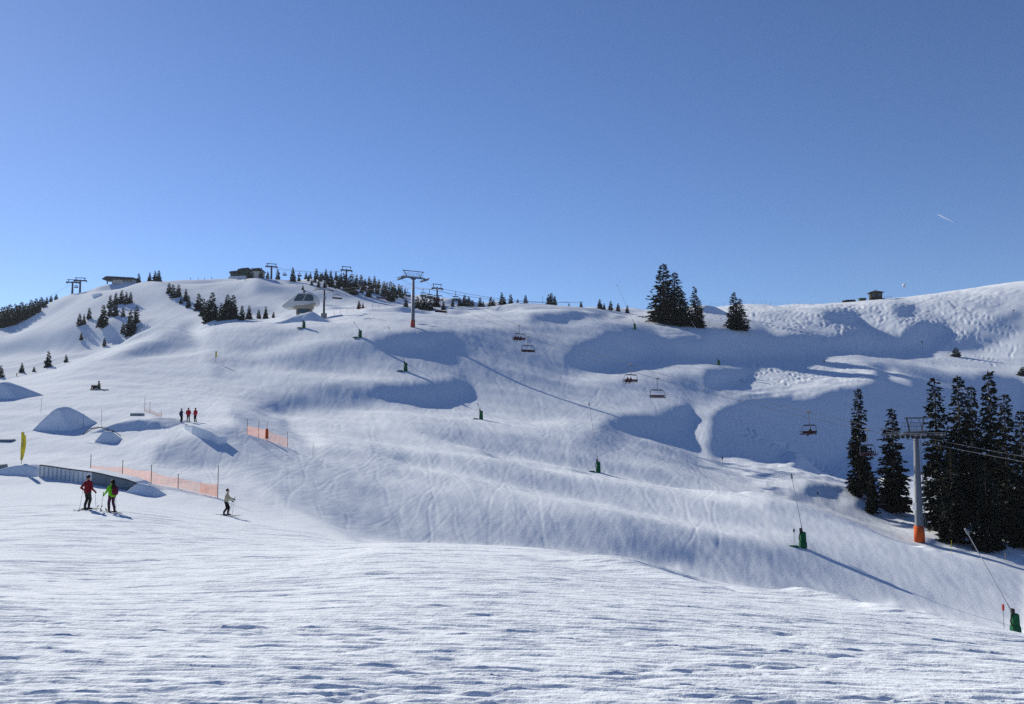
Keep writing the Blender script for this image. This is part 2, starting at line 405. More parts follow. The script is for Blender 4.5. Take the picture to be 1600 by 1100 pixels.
# ---- one sheet of snow all the way round the viewer
sq = math.sqrt(1 + uf[-1]**2)
R_ = Y[:, 0]*sq
th0 = math.atan(uf[-1]); nex = 12
def ring(zedge, sign, n):
    out = []
    for k in range(1, n + 1):
        th = th0 + (math.pi - th0)*k/nex
        w = 1 - smooth(np.array(float(k)), 0, 7)
        zb = -1.62 - 0.03*np.minimum(R_, 1500)
        out.append(np.stack([sign*R_*math.sin(th), R_*math.cos(th), zedge*w + zb*(1-w)], -1))
    return out
left = ring(Z[:, 0], -1, nex)[::-1]
right = ring(Z[:, -1], 1, nex - 1)
P = np.concatenate([np.stack(left, 1), np.stack([X, Y, Z], -1), np.stack(right, 1)], 1)
nv, nu = P.shape[:2]
co = np.concatenate([P.reshape(-1, 3), [[0, 0, -1.6]]]).astype(np.float32)
ii = np.arange(nv-1)[:, None]*nu; jj = np.arange(nu)[None, :]; jn = (jj + 1) % nu
quads = np.stack([ii+jj, ii+jn, ii+jn+nu, ii+jj+nu], -1).reshape(-1, 4).astype(np.int32)
tris = np.stack([np.arange(nu), np.full(nu, nv*nu), (np.arange(nu)+1) % nu], -1).astype(np.int32)
mesh = bpy.data.meshes.new("snow_slope")
li = np.concatenate([quads.ravel(), tris.ravel()])
mesh.vertices.add(len(co)); mesh.vertices.foreach_set("co", co.ravel())
mesh.loops.add(len(li)); mesh.loops.foreach_set("vertex_index", li)
ls = np.concatenate([np.arange(0, quads.size, 4), quads.size + np.arange(0, tris.size, 3)]).astype(np.int32)
mesh.polygons.add(len(ls)); mesh.polygons.foreach_set("loop_start", ls)
mesh.polygons.foreach_set("use_smooth", np.ones(len(ls), bool))
mesh.update()
ground_ob = bpy.data.objects.new("snow_slope", mesh); COL.objects.link(ground_ob); ground_ob["kind"] = "structure"
ground_ob["label"] = "snow covered ski slope with rolling pistes"

def ground(x, y):
    """height of the snow at a place"""
    u = min(max(x/y, uf[0]), uf[-2]); v = math.log(max(y, 2.3))
    r = int(np.clip(np.searchsorted(vf, v) - 1, 0, len(vf) - 2)); fr = min(1, (v - vf[r]) / (vf[r+1] - vf[r]))
    c = int(np.clip(np.searchsorted(uf, u) - 1, 0, len(uf) - 2)); fc = (u - uf[c]) / (uf[c+1] - uf[c])
    return float((Z[r, c]*(1-fc) + Z[r, c+1]*fc)*(1-fr) + (Z[r+1, c]*(1-fc) + Z[r+1, c+1]*fc)*fr)
def locate(px, py, dmin=4, dmax=1000):
    """the spot of snow seen at a place in the photograph, within a range of distances"""
    u, s = to_us(px, py)
    c = int(np.clip(np.searchsorted(uf, u), 0, len(uf) - 1))
    r0 = int(np.searchsorted(Y[:, 0], dmin)); r1 = int(np.searchsorted(Y[:, 0], dmax))
    colS = FS[r0:r1, c]
    hit = np.nonzero(colS >= s)[0]
    r = r0 + (hit[0] if len(hit) else int(np.argmax(colS)))
    y = float(Y[r, 0]); x = u*y
    return Vector((x, y, ground(x, y)))
def at(px, py, y):
    u, s = to_us(px, py)
    return Vector((u*y, y, s*y))

# ------------------------------------------------------------------ materials
def mat(name, col, rough=0.6, metal=0.0, var=0.0, vscale=3.0, bump=0.0, bscale=20.0, spec=0.08):
    m = bpy.data.materials.new(name); m.use_nodes = True
    n = m.node_tree.nodes; l = m.node_tree.links; b = n["Principled BSDF"]
    b.inputs["Base Color"].default_value = (*col, 1); b.inputs["Roughness"].default_value = rough
    b.inputs["Metallic"].default_value = metal; b.inputs["Specular IOR Level"].default_value = spec
    tc = n.new("ShaderNodeTexCoord")
    if var:
        no = n.new("ShaderNodeTexNoise"); no.inputs["Scale"].default_value = vscale; no.inputs["Detail"].default_value = 5
        l.new(tc.outputs["Object"], no.inputs["Vector"])
        mx = n.new("ShaderNodeMix"); mx.data_type = 'RGBA'
        mx.inputs[6].default_value = (*[c*(1-var) for c in col], 1); mx.inputs[7].default_value = (*[min(1, c*(1+var)) for c in col], 1)
        l.new(no.outputs["Fac"], mx.inputs[0]); l.new(mx.outputs[2], b.inputs["Base Color"])
    if bump:
        n2 = n.new("ShaderNodeTexNoise"); n2.inputs["Scale"].default_value = bscale; n2.inputs["Detail"].default_value = 4
        l.new(tc.outputs["Object"], n2.inputs["Vector"])
        bp = n.new("ShaderNodeBump"); bp.inputs["Strength"].default_value = bump; bp.inputs["Distance"].default_value = 0.02
        l.new(n2.outputs["Fac"], bp.inputs["Height"]); l.new(bp.outputs[0], b.inputs["Normal"])
    return m
def snow_material():
    m = bpy.data.materials.new("snow"); m.use_nodes = True
    n = m.node_tree.nodes; l = m.node_tree.links; b = n["Principled BSDF"]
    b.inputs["Base Color"].default_value = (.69, .735, .795, 1); b.inputs["Roughness"].default_value = .8
    b.inputs["Specular IOR Level"].default_value = 0.0
    tc = n.new("ShaderNodeTexCoord")
    prev = None
    for sc, stretch, strength, dist in ((7.0, (0.6, 1.0, 1.0), 0.5, 0.05), (30.0, (0.8, 1.0, 1.0), 0.45, 0.012), (1.4, (1.0, 0.35, 1.0), 0.35, 0.08)):
        mp = n.new("ShaderNodeMapping"); mp.inputs["Scale"].default_value = stretch
        no = n.new("ShaderNodeTexNoise"); no.inputs["Scale"].default_value = sc; no.inputs["Detail"].default_value = 6; no.inputs["Roughness"].default_value = .65
        l.new(tc.outputs["Object"], mp.inputs["Vector"]); l.new(mp.outputs[0], no.inputs["Vector"])
        bp = n.new("ShaderNodeBump"); bp.inputs["Strength"].default_value = strength; bp.inputs["Distance"].default_value = dist
        l.new(no.outputs["Fac"], bp.inputs["Height"])
        if prev: l.new(prev.outputs[0], bp.inputs["Normal"])
        prev = bp
    l.new(prev.outputs[0], b.inputs["Normal"])
    return m
SNOW = snow_material()
mesh.materials.append(SNOW)

# ------------------------------------------------------------------ builders
def link(o, parent=None):
    COL.objects.link(o)
    if parent: o.parent = parent
    return o
def tag(o, label, cat, group=None):
    o["label"] = label; o["category"] = cat
    if group: o["group"] = group
    return o
def thing(name, loc, rz, label, cat, group=None):
    o = bpy.data.objects.new(name, None); o.empty_display_size = 0.3
    o.location = loc; o.rotation_euler = (0, 0, rz)
    return tag(link(o), label, cat, group)
def copy_tree(o, parent=None):
    c = o.copy(); COL.objects.link(c)
    if parent: c.parent = parent
    for ch in list(o.children): copy_tree(ch, c)
    return c
class MB:
    """collects shapes into one mesh"""
    def __init__(s): s.v = []; s.f = []; s.m = []
    def add(s, verts, faces, mi=0):
        o = len(s.v); s.v += [tuple(v) for v in verts]; s.f += [tuple(i+o for i in f) for f in faces]; s.m += [mi]*len(faces); return s
    def box(s, c, d, rot=None, mi=0, taper=1.0):
        x, y, z = d[0]/2, d[1]/2, d[2]/2; c = Vector(c)
        pts = [Vector((a*x*(taper if e > 0 else 1), b*y*(taper if e > 0 else 1), e*z)) for e in (-1, 1) for a, b in ((-1,-1),(1,-1),(1,1),(-1,1))]
        if rot: pts = [rot @ p for p in pts]
        return s.add([p + c for p in pts], [(3,2,1,0),(4,5,6,7),(0,1,5,4),(1,2,6,5),(2,3,7,6),(3,0,4,7)], mi)
    def beam(s, a, b, w, h=None, mi=0):
        a, b = Vector(a), Vector(b); d = b - a; q = d.to_track_quat('Y', 'Z').to_matrix()
        return s.box((a+b)/2, (w, d.length, h or w), q, mi)
    def tube(s, pts, r, n=8, mi=0, cap=True):
        pts = [Vector(p) for p in pts]; rs = r if isinstance(r, (list, tuple)) else [r]*len(pts); vs, fs = [], []
        for i, p in enumerate(pts):
            d = (pts[min(i+1, len(pts)-1)] - pts[max(i-1, 0)]).normalized()
            a = d.orthogonal().normalized() if abs(d.z) < 0.95 else Vector((1, 0, 0)); a = (a - d*a.dot(d)).normalized(); b = d.cross(a)
            if abs(d.z) < 0.95:
                a = Vector((0,0,1)); a = (a - d*a.dot(d)).normalized(); b = d.cross(a)
            for k in range(n):
                t = 2*math.pi*k/n; vs.append(p + (a*math.cos(t) + b*math.sin(t))*rs[i])
        for i in range(len(pts)-1):
            for k in range(n): fs.append((i*n+k, i*n+(k+1) % n, (i+1)*n+(k+1) % n, (i+1)*n+k))
        if cap: fs += [tuple(range(n-1, -1, -1)), tuple(range((len(pts)-1)*n, len(pts)*n))]
        return s.add(vs, fs, mi)
    def ball(s, c, r, nu=10, nv_=6, mi=0, sc=(1,1,1)):
        vs, fs = [], []; c = Vector(c)
        for i in range(nv_+1):
            ph = math.pi*i/nv_
            for k in range(nu):
                t = 2*math.pi*k/nu; vs.append(c + Vector((math.sin(ph)*math.cos(t)*r*sc[0], math.sin(ph)*math.sin(t)*r*sc[1], math.cos(ph)*r*sc[2])))
        for i in range(nv_):
            for k in range(nu): fs.append((i*nu+k, (i+1)*nu+k, (i+1)*nu+(k+1) % nu, i*nu+(k+1) % nu))
        return s.add(vs, fs, mi)
    def prism(s, poly, y0, y1, mi=0):
        n = len(poly)
        return s.add([(x, y0, z) for x, z in poly] + [(x, y1, z) for x, z in poly],
                     [tuple(range(n)), tuple(range(2*n-1, n-1, -1))] + [(i, i+n, (i+1) % n + n, (i+1) % n) for i in range(n)], mi)
    def mesh(s, name, mats, smooth=False):
        me = bpy.data.meshes.new(name); me.from_pydata(s.v, [], s.f)
        for m in (mats if isinstance(mats, (list, tuple)) else [mats]): me.materials.append(m)
        me.polygons.foreach_set("material_index", s.m)
        if smooth: me.polygons.foreach_set("use_smooth", [True]*len(s.f))
        me.update(); return me
    def build(s, name, mats, parent=None, smooth=False):
        return link(bpy.data.objects.new(name, s.mesh(name, mats, smooth)), parent)

M = dict(
    steel=mat("galvanised_steel", (.17, .185, .21), .6, .0, .15, 4),
    dark_steel=mat("dark_steel", (.07, .08, .10), .7, 0, .2, 5),
    rope=mat("rope_steel", (.20, .20, .20), .8, 0, 0, 1, 0, 1, .05),
    orange=mat("orange_padding", (.50, .09, .02), .7, 0, .15, 3, .3, 8),
    redpad=mat("red_padding", (.34, .07, .05), .7, 0, .2, 3),
    green=mat("green_padding", (.010, .085, .038), .65, 0, .25, 3, .4, 6),
    seat=mat("seat_leather", (.06, .018, .022), .6, 0, .2, 6),
    wood=mat("dark_wood", (.045, .035, .028), .8, 0, .35, 6),
    greenwood=mat("green_grey_boards", (.05, .08, .065), .8, 0, .3, 3),
    shingle=mat("dark_roof", (.04, .042, .045), .8, 0, .3, 2),
    plaster=mat("pale_plaster", (.45, .43, .40), .8, 0, .15, 2),
    glass=mat("dark_glass", (.03, .05, .065), .12, 0, 0, 1, 0, 1, .5),
    silver=mat("silver_cladding", (.50, .52, .52), .5, .0, .06, 1),
    beige=mat("beige_machinery", (.36, .31, .25), .6, 0, .3, 1),
    black=mat("black_rubber", (.02, .02, .022), .6),
    yellow=mat("yellow_cloth", (.60, .47, .03), .7, 0, .15, 3),
    redpole=mat("red_plastic", (.45, .05, .04), .5),
    greypole=mat("grey_pole", (.22, .21, .20), .6),
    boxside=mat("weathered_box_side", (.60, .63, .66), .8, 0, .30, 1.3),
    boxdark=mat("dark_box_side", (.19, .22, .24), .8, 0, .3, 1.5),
    bark=mat("bark", (.07, .05, .04), .9, 0, .3, 6),
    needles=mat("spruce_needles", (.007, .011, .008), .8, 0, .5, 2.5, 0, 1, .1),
    farneedles=mat("spruce_needles_far", (.022, .032, .026), .8, 0, .5, 1.0, 0, 1, .1),  # lighter needle colour used on the distant trees
    white=mat("white_panel", (.75, .75, .73), .5),
    cable_white=mat("pale_lance", (.36, .37, .40), .6),
)
def net_material():
    m = bpy.data.materials.new("orange_netting"); m.use_nodes = True
    n = m.node_tree.nodes; l = m.node_tree.links; b = n["Principled BSDF"]; out = n["Material Output"]
    b.inputs["Base Color"].default_value = (.80, .34, .19, 1); b.inputs["Roughness"].default_value = .8; b.inputs["Specular IOR Level"].default_value = .1
    trl = n.new("ShaderNodeBsdfTranslucent"); trl.inputs[0].default_value = (.80, .36, .20, 1)
    m1 = n.new("ShaderNodeMixShader"); m1.inputs[0].default_value = .5
    l.new(b.outputs[0], m1.inputs[1]); l.new(trl.outputs[0], m1.inputs[2])
    tc = n.new("ShaderNodeTexCoord"); sp = n.new("ShaderNodeSeparateXYZ"); l.new(tc.outputs["UV"], sp.inputs[0])
    def holes(k):
        a = n.new("ShaderNodeMath"); a.operation = 'MULTIPLY'; a.inputs[1].default_value = 16; l.new(sp.outputs[k], a.inputs[0])
        f = n.new("ShaderNodeMath"); f.operation = 'FRACT'; l.new(a.outputs[0], f.inputs[0])
        g = n.new("ShaderNodeMath"); g.operation = 'LESS_THAN'; g.inputs[1].default_value = .21; l.new(f.outputs[0], g.inputs[0]); return g
    mx = n.new("ShaderNodeMath"); mx.operation = 'MAXIMUM'; l.new(holes(0).outputs[0], mx.inputs[0]); l.new(holes(1).outputs[0], mx.inputs[1])
    tr = n.new("ShaderNodeBsdfTransparent"); m2 = n.new("ShaderNodeMixShader")
    l.new(mx.outputs[0], m2.inputs[0]); l.new(tr.outputs[0], m2.inputs[1]); l.new(m1.outputs[0], m2.inputs[2]); l.new(m2.outputs[0], out.inputs[0])
    return m
NETM = net_material()
ORD = ["first", "second", "third", "fourth", "fifth", "sixth", "seventh", "eighth", "ninth", "tenth", "eleventh", "twelfth", "thirteenth", "fourteenth",
       "fifteenth", "sixteenth", "seventeenth", "eighteenth", "nineteenth", "twentieth"]

# ------------------------------------------------------------------ spruces
def spruce_mesh(h, r, seed, whorls, boughs, sprays, sl, mats, power=0.75, low=0.05, snow=0.0, trunk=False):
    R = random.Random(seed); mb = MB()
    lopsided = R.uniform(0, 6.28)
    for w in range(whorls):
        f = low + (1-low)*((w + R.uniform(-.3, .3))/whorls); f = min(max(f, low), .985)
        prof = (1-f)**power*(0.82 + 0.18*math.sin(f*19+seed)) * min(1, .55 + f*3)
        nb = max(3, int(boughs*(.5+.6*(1-f))))
        for b in range(nb):
            a = R.uniform(0, 6.283); L = r*prof*R.choice((.55, .8, .95, 1.0, 1.12, 1.28))*(1+.15*math.cos(a-lopsided)) + .02*h*(1-f) + .012*h
            z = f*h + R.uniform(-.012, .012)*h; d = Vector((math.cos(a), math.sin(a), 0)); side = Vector((-d.y, d.x, 0)); droop = R.uniform(.15, .42)
            ns = max(3, int(sprays*(.35+.75*(1-f))))
            for k in range(ns):
                t = (k+R.random())/ns; t = t**.8
                p = d*(L*t) + Vector((0, 0, z - droop*L*t + .16*L*t*t))
                q = (d*R.uniform(.3, 1) + side*R.uniform(-1, 1)*(1.1-.5*t) + Vector((0, 0, R.uniform(-.75, .2)))).normalized()
                ln = sl*R.uniform(.55, 1.25)*(.55+.45*(1-f)); wd = ln*R.uniform(.16, .30)
                n = Vector((R.uniform(-1, 1), R.uniform(-1, 1), R.uniform(-.6, 1))); sd = q.cross(n)
                if sd.length < .1: continue
                sd = sd.normalized()*wd
                mb.add([p, p+q*ln*.45+sd, p+q*ln, p+q*ln*.45-sd], [(0, 1, 2, 3)], 1 if R.random() < snow else 0)
    for k in range(5):      # leader at the top
        a = R.uniform(0, 6.28); mb.add([(0,0,h*.95), (math.cos(a)*sl*.12, math.sin(a)*sl*.12, h*.975), (0,0,h*1.005), (-math.cos(a)*sl*.12, -math.sin(a)*sl*.12, h*.975)], [(0,1,2,3)])
    if trunk: mb.tube([(0,0,-.04*h), (0,0,h*.5), (0,0,h*.97)], [h*.016, h*.010, h*.002], 6, len(mats)-1)
    return mb.mesh("crown", mats)
NEAR = [spruce_mesh(20, 2.05, 100+i, 52, 10, 15, .95, [M["needles"], SNOW], p, .04, .003) for i, p in enumerate((.55, .62, .7, .5))]
MIDT = [spruce_mesh(16, 3.0, 200+i, 40, 10, 14, .95, [M["needles"], SNOW], p, .02, .003) for i, p in enumerate((.8, .7, .65))]
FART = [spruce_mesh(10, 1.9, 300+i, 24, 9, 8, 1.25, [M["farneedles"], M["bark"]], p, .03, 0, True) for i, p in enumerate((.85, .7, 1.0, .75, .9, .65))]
trunk20 = MB().tube([(0,0,-1.5), (0,0,1), (0,0,10), (0.05,0,19.6)], [.36, .30, .19, .03], 8).mesh("trunk", M["bark"], True)
trunk16 = MB().tube([(0,0,-1.0), (0,0,1), (0,0,8), (0.05,0,15.6)], [.30, .26, .16, .03], 8).mesh("trunk", M["bark"], True)
TR = random.Random(5)
def big_tree(px, top, base, dist, label, kind, i, wide=1.0, group="tall spruces"):
    """base None: its foot is hidden, it stands at dist"""
    if dist is None: p = locate(px, base, 150, 420)
    else:
        u, s_ = to_us(px, base or 700); p = Vector((u*dist, dist, ground(u*dist, dist)))
    u, s_ = to_us(px, top); h = s_*p.y - p.z
    t = thing("spruce_tree", p, TR.uniform(0, 6.28), label, "tree", group)
    H = 20 if kind == 'near' else 16; k = h/H
    me = (NEAR if kind == 'near' else MIDT)[i]
    tr = bpy.data.objects.new("trunk", trunk20 if kind == 'near' else trunk16); link(tr, t)
    cr = bpy.data.objects.new("crown", me); link(cr, t)
    t.scale = (k*wide, k*wide, k); return t
big_tree(1346, 606, 800, 128, "slim tall spruce left of the lift pylon with a chair hanging in front of it", 'near', 0, .95)
big_tree(1363, 735, 806, 122, "short spruce at the right foot of the slim spruce left of the pylon", 'near', 2, 1.35)
big_tree(1398, 637, 790, 126, "shorter ragged spruce close to the left side of the lift pylon", 'near', 1, 1.25)
big_tree(1470, 590, 870, 112, "tall spruce just right of the pylon, first of the dark stand", 'near', 3, .95)
big_tree(1507, 586, 870, 118, "tall broad spruce, second of the dark stand right of the pylon", 'near', 0, 1.0)
big_tree(1528, 602, 870, 124, "spruce half hidden behind the tall ones in the middle of the dark stand", 'near', 1, .85)
big_tree(1556, 578, 880, 114, "tallest spruce of the dark stand with a thin pointed top", 'near', 2, .92)
big_tree(1580, 616, 880, 110, "lower spruce at the right edge of the dark stand beside the tallest one", 'near', 3, .95)
big_tree(1606, 640, 890, 106, "spruce cut off by the right edge of the picture", 'near', 1, .95)
big_tree(1492, 700, 890, 107, "low bushy spruce filling the foot of the dark stand", 'near', 2, 1.35)
big_tree(1545, 720, 890, 104, "low spruce in front of the tallest one of the dark stand", 'near', 0, 1.35)
big_tree(1037, 411, 505, None, "largest spruce on the sunny crest, left of the crest clump", 'mid', 0, 1.6, "spruces on the crest")
big_tree(1055, 424, 508, None, "ragged spruce leaning on the largest one of the crest clump", 'mid', 1, 1.5, "spruces on the crest")
big_tree(1068, 455, 510, None, "small spruce filling the gap in the crest clump", 'mid', 2, 1.4, "spruces on the crest")
big_tree(1086, 447, 511, None, "narrow pointed spruce on the right side of the crest clump", 'mid', 2, 1.0, "spruces on the crest")
big_tree(1094, 468, 512, None, "small spruce at the right foot of the narrow pointed one", 'mid', 1, 1.1, "spruces on the crest")
big_tree(1147, 456, 515, None, "dense spruce standing apart on the crest, taller of the twin", 'mid', 0, 1.35, "spruces on the crest")
big_tree(1157, 466, 517, None, "dense spruce standing apart on the crest, lower right twin", 'mid', 2, 1.4, "spruces on the crest")

CLUSTERS = [
 ("on the far left skyline", None, 620, 840, [(2,480,510),(8,478,507),(15,476,505),(23,475,503),(33,472,497),(41,474,493),(48,468,489),(56,466,485),(64,464,481),(73,463,475),(80,461,471),(88,458,467)]),
 ("beside the low ridge building", None, 540, 640, [(217,420,435),(234,421,435),(242,420,436),(248,419,436)]),
 ("in the left hillside's upper clump", None, 400, 640, [(172,462,482),(181,458,477),(190,456,477),(197,457,477),(204,458,476),(180,470,494),(172,475,494)]),
 ("in the left hillside's lower clump", None, 360, 640, [(124,491,510),(131,493,509),(139,483,501),(161,477,511),(192,484,497),(203,486,526),(213,480,507),(192,504,522),(210,500,515)]),
 ("alone at the left hillside's foot", None, 280, 640, [(1,571,590),(34,567,582),(53,573,581),(75,549,574),(103,554,566),(127,521,533),(163,528,541)]),
 ("in the summit wood's left part", None, 400, 640, [(264,445,462),(270,446,467),(279,446,466),(290,454,473),(294,461,481),(283,466,476),(310,459,486),(317,466,496)]),
 ("in the summit wood's right part", None, 380, 640, [(323,470,504),(331,458,501),(345,474,501),(353,465,487),(356,461,500),(364,462,499),(378,478,501),(389,478,499),(404,484,498),(415,479,498),(427,487,497)]),
 ("beside the summit building", None, 560, 680, [(388,418,432),(394,416,432),(408,416,433),(418,421,433),(434,419,435),(457,419,441),(467,430,440)]),
 ("in the ridge wood's front rank", None, 430, 680, [(473,447,455),(487,437,447),(498,437,450),(508,436,450),(516,438,450),(530,430,447),(540,430,456),(546,433,459),(553,435,461),(565,446,459),(576,447,466),(604,442,464),(610,441,472),(623,444,462),(633,450,463)]),
 ("in the ridge wood's rear rank", None, 560, 700, [(478,423,434),(485,425,435),(494,420,437),(503,425,435),(509,421,438),(517,423,440),(525,425,439),(533,427,441),(564,430,449),(571,431,442),(577,432,448),(585,432,451),(592,437,452),(600,439,452),(615,442,456)]),
 ("in the ridge wood's middle rank", None, 500, 690, [(482,430,440),(492,430,442),(501,428,441),(512,430,446),(520,434,449),(528,432,452),(537,428,450),(549,432,455),(557,430,452),(569,438,456),(580,438,458),(589,440,460),(598,444,464),(617,446,466),(627,446,466)]),
 ("in the second row of the far left skyline", None, 560, 760, [(5,486,513),(12,484,511),(19,482,509),(28,478,505),(37,480,502),(45,477,497),(52,474,493),(60,471,488),(69,469,481)]),
 ("in the hollow behind the valley station", None, 320, 500, [(561,474,487),(567,478,487),(634,466,481),(475,446,456)]),
 ("behind the sunny crest, left part", 330, 300, 400, [(652,452,472),(659,450,474),(665,453,472),(673,451,473),(679,456,473),(684,455,473),(693,458,472),(707,460,472),(718,458,472)]),
 ("behind the sunny crest, middle part", 350, 300, 400, [(726,453,473),(732,456,473),(738,459,473),(750,454,473),(755,460,473),(767,454,473),(771,459,473),(784,452,474),(788,461,474),(798,460,475),(809,465,475),(821,461,475)]),
 ("behind the sunny crest, right part", 360, 300, 400, [(858,459,477),(862,455,477),(867,461,477),(889,470,477),(908,467,477),(937,461,476),(944,466,476),(954,461,476),(966,463,476),(980,464,476)]),
 ("on the sunny right bank, bushy", None, 240, 400, [(1494,544,558),(1598,574,587)]),
]
for where, behind, d0, d1, lst in CLUSTERS:
    for k, (px, top, base) in enumerate(lst):
        if behind:
            u, s_ = to_us(px, base); y = behind + TR.uniform(-6, 10); p = Vector((u*y, y, min(ground(u*y, y), s_*y)))
        else: p = locate(px, base, d0, d1)
        h = max((base - top)/FPX*p.y*1.04, 1.2)
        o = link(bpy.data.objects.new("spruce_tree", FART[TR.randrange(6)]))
        w = h/10*TR.uniform(.9, 1.2)
        if h < 6: w *= 1.2
        if "bushy" in where: w *= 2.0
        if px < 95 and top < 500: w *= 1.25
        o.location = p; o.scale = (w, w, h/10); o.rotation_euler = (0, 0, TR.uniform(0, 6.28))
        size = "small" if base-top < 12 else ("tall" if base-top > 24 else "dark")
        tag(o, f"{size} spruce, {ORD[k]} from the left {where}", "tree", "spruces " + where)

# ------------------------------------------------------------------ chairlift
def pylon(p, rz, h, label, pad, ladder=True, group="pylons of the chairlift", aw=1.0):
    t = thing("lift_pylon", p, rz, label, "lift pylon", group)
    MB().tube([(0,0,-2), (0,0,0), (0,0,h)], [.56, .54, .30], 14).build("shaft", M["steel"], t, True)
    MB().tube([(0,0,.05), (0,0,2.1)], [.66, .64], 14).build("base_pad", M[pad], t, True)
    b = MB(); b.box((0,0,h+.10), (7.0*aw,.42,.30)); b.box((0,0,h-.2), (1.5,.40,.4)); b.build("crossarm", M["dark_steel"], t)
    g = MB()
    for s in (-1, 1):
        g.beam((s*2.0*aw, 0, h+.3), (s*2.75*aw, 0, h+1.95), .16); g.beam((s*2.2*aw, .0, h+.35), (s*1.2*aw, 0, h+1.9), .06)
    g.box((0, 0, h+2.0), (6.4*aw, .22, .18)); g.build("gantry", M["dark_steel"], t)
    w = MB(); w.box((0, -.55, h+.38), (5.2*aw, .5, .05)); w.box((0, .55, h+.38), (5.2*aw, .5, .05))
    for s in (-1, 1):
        for y in (-.78, .78):
            for k in range(6): w.beam(((-2.6+k*1.04)*aw, y, h+.4), ((-2.6+k*1.04)*aw, y, h+1.4), .035)
            for z in (.9, 1.4): w.beam((-2.6*aw, y, h+z), (2.6*aw, y, h+z), .035)
    w.build("catwalk", M["steel"], t)
    for s in (-1, 1):
        a = MB(); a.beam((s*3.35*aw, -2.6, h-.22), (s*3.35*aw, 2.6, h-.22), .1, .2); a.beam((s*3.35*aw, 0, h+.1), (s*3.35*aw, 0, h-.3), .3)
        a.beam(((s*3.35*aw+s*.4), -2.4, h+.05), ((s*3.35*aw+s*.4), 2.4, h+.05), .45, .05)
        for k in (-1.5, 0, 1.5): a.beam((s*3.35*aw, k, h+.0), ((s*3.35*aw+s*.4), k, h+.05), .06)
        sb = a.build("sheave_assembly", M["steel"], t)
        for k in range(8):
            y = -2.4 + k*.686
            MB().tube([(s*3.35*aw-.07, y, h-.42), (s*3.35*aw+.07, y, h-.42)], .24, 12).build("sheave", M["black"], sb)
    if ladder:
        l = MB()
        for x in (-.22, .22): l.beam((x, -.72, 1.5), (x, -.48, h-.3), .05)
        for k in range(int(h/.4)-5): l.beam((-.22, -.71+.24*k*.4/h, 2+k*.4), (.22, -.71+.24*k*.4/h, 2+k*.4), .03)
        l.build("ladder", M["steel"], t)
    return t
PR = locate(1437, 848, 60, 110); PM = locate(645, 512, 190, 250)
ldir = (PM - PR); ldir.z = 0; ldir.normalize()
RZ = math.atan2(ldir.y, ldir.x) - math.pi/2
HR = (848-681)/FPX*PR.y; HM = (512-434)/FPX*PM.y
AWR, AWM = .74, 1.08
pyl_r = pylon(PR, RZ, HR, "nearest grey lift pylon with an orange pad round its foot, by the dark spruces", "orange", aw=AWR)
sg = MB(); sg.box((-1.3, -.2, 4.7), (.06, .5, .9)); sg.beam((-1.3, -.2, 4.6), (-.45, 0, 4.6), .05); sg.beam((-1.3, -.2, 5.0), (-.4, 0, 5.0), .05)
sg.build("marker_plate", M["white"], pyl_r)
pylon(PM, RZ, HM, "middle lift pylon on the sunny crest with a red padded foot", "redpad", aw=AWM)
# the pylons next along the line
d3 = 62.0
p3 = PR - ldir*d3; p3.z = ground(p3.x, p3.y)
pz = PR.z - 14
pylon(Vector((p3.x, p3.y, p3.z)), RZ, max(6, pz + HR - p3.z), "lift pylon below the nearest one, down the line", "orange", aw=AWR)
ST = locate(506, 497, 240, 330)
p4 = thing("lift_pylon", ST, RZ, "short lift pylon with a beige boxed foot right in front of the valley station", "lift pylon", "pylons of the chairlift")
HS = (497-452)/FPX*ST.y
MB().tube([(0,0,-1), (0,0,HS)], [.42, .34], 12).build("shaft", M["dark_steel"], p4, True)
MB().box((0,0,.9), (1.7,1.7,2.0)).build("base_box", M["beige"], p4)
q = MB(); q.box((0,0,HS+.1), (6.9,.4,.35)); q.box((0,-.4,HS*.72), (.9,.5,.9)); q.build("crossarm", M["steel"], p4)
for s in (-1, 1): MB().beam((s*3.35, -2.2, HS-.2), (s*3.35, 2.2, HS-.2), .2, .35).build("sheave_assembly", M["steel"], p4)

def wpt(base, rz, x, z):
    c, s = math.cos(rz), math.sin(rz); return Vector((base.x + c*x, base.y + s*x, base.z + z))
def proj(p):
    return to_px(p.x/p.y, p.z/p.y)
def rope_pts(a, b, sag, n=40):
    return [a.lerp(b, i/n) - Vector((0, 0, sag*4*(i/n)*(1-i/n))) for i in range(n+1)]
def rope(segs, r, label, group="steel ropes of the lifts"):
    pts = []
    for sgm in segs: pts += sgm if not pts else sgm[1:]
    o = MB().tube(pts, r, 6).build("haul_rope", M["rope"], None, True)
    return tag(o, label, "rope", group)
def on_rope(a, b, sag, px):
    lo, hi = 0.0, 1.0
    for _ in range(50):
        t = (lo+hi)/2; p = a.lerp(b, t) - Vector((0, 0, sag*4*t*(1-t)))
        if proj(p)[0] < px: lo = t
        else: hi = t
    return p
def sag_for(a, b, px, py):
    lo, hi = 0.0, 12.0
    for _ in range(40):
        sg_ = (lo+hi)/2
        if proj(on_rope(a, b, sg_, px))[1] < py: lo = sg_
        else: hi = sg_
    return sg_
nM, fM = wpt(PM, RZ, -3.35*AWM, HM-.66), wpt(PM, RZ, 3.35*AWM, HM-.66)
nR, fR = wpt(PR, RZ, -3.35*AWR, HR-.66), wpt(PR, RZ, 3.35*AWR, HR-.66)
p3b = Vector((p3.x, p3.y, p3.z)); H3 = max(6, pz + HR - p3.z)
n3, f3 = wpt(p3b, RZ, -3.35*AWR, H3-.66), wpt(p3b, RZ, 3.35*AWR, H3-.66)
nS, fS = wpt(ST, RZ, -3.35, HS-.3), wpt(ST, RZ, 3.35, HS-.3)
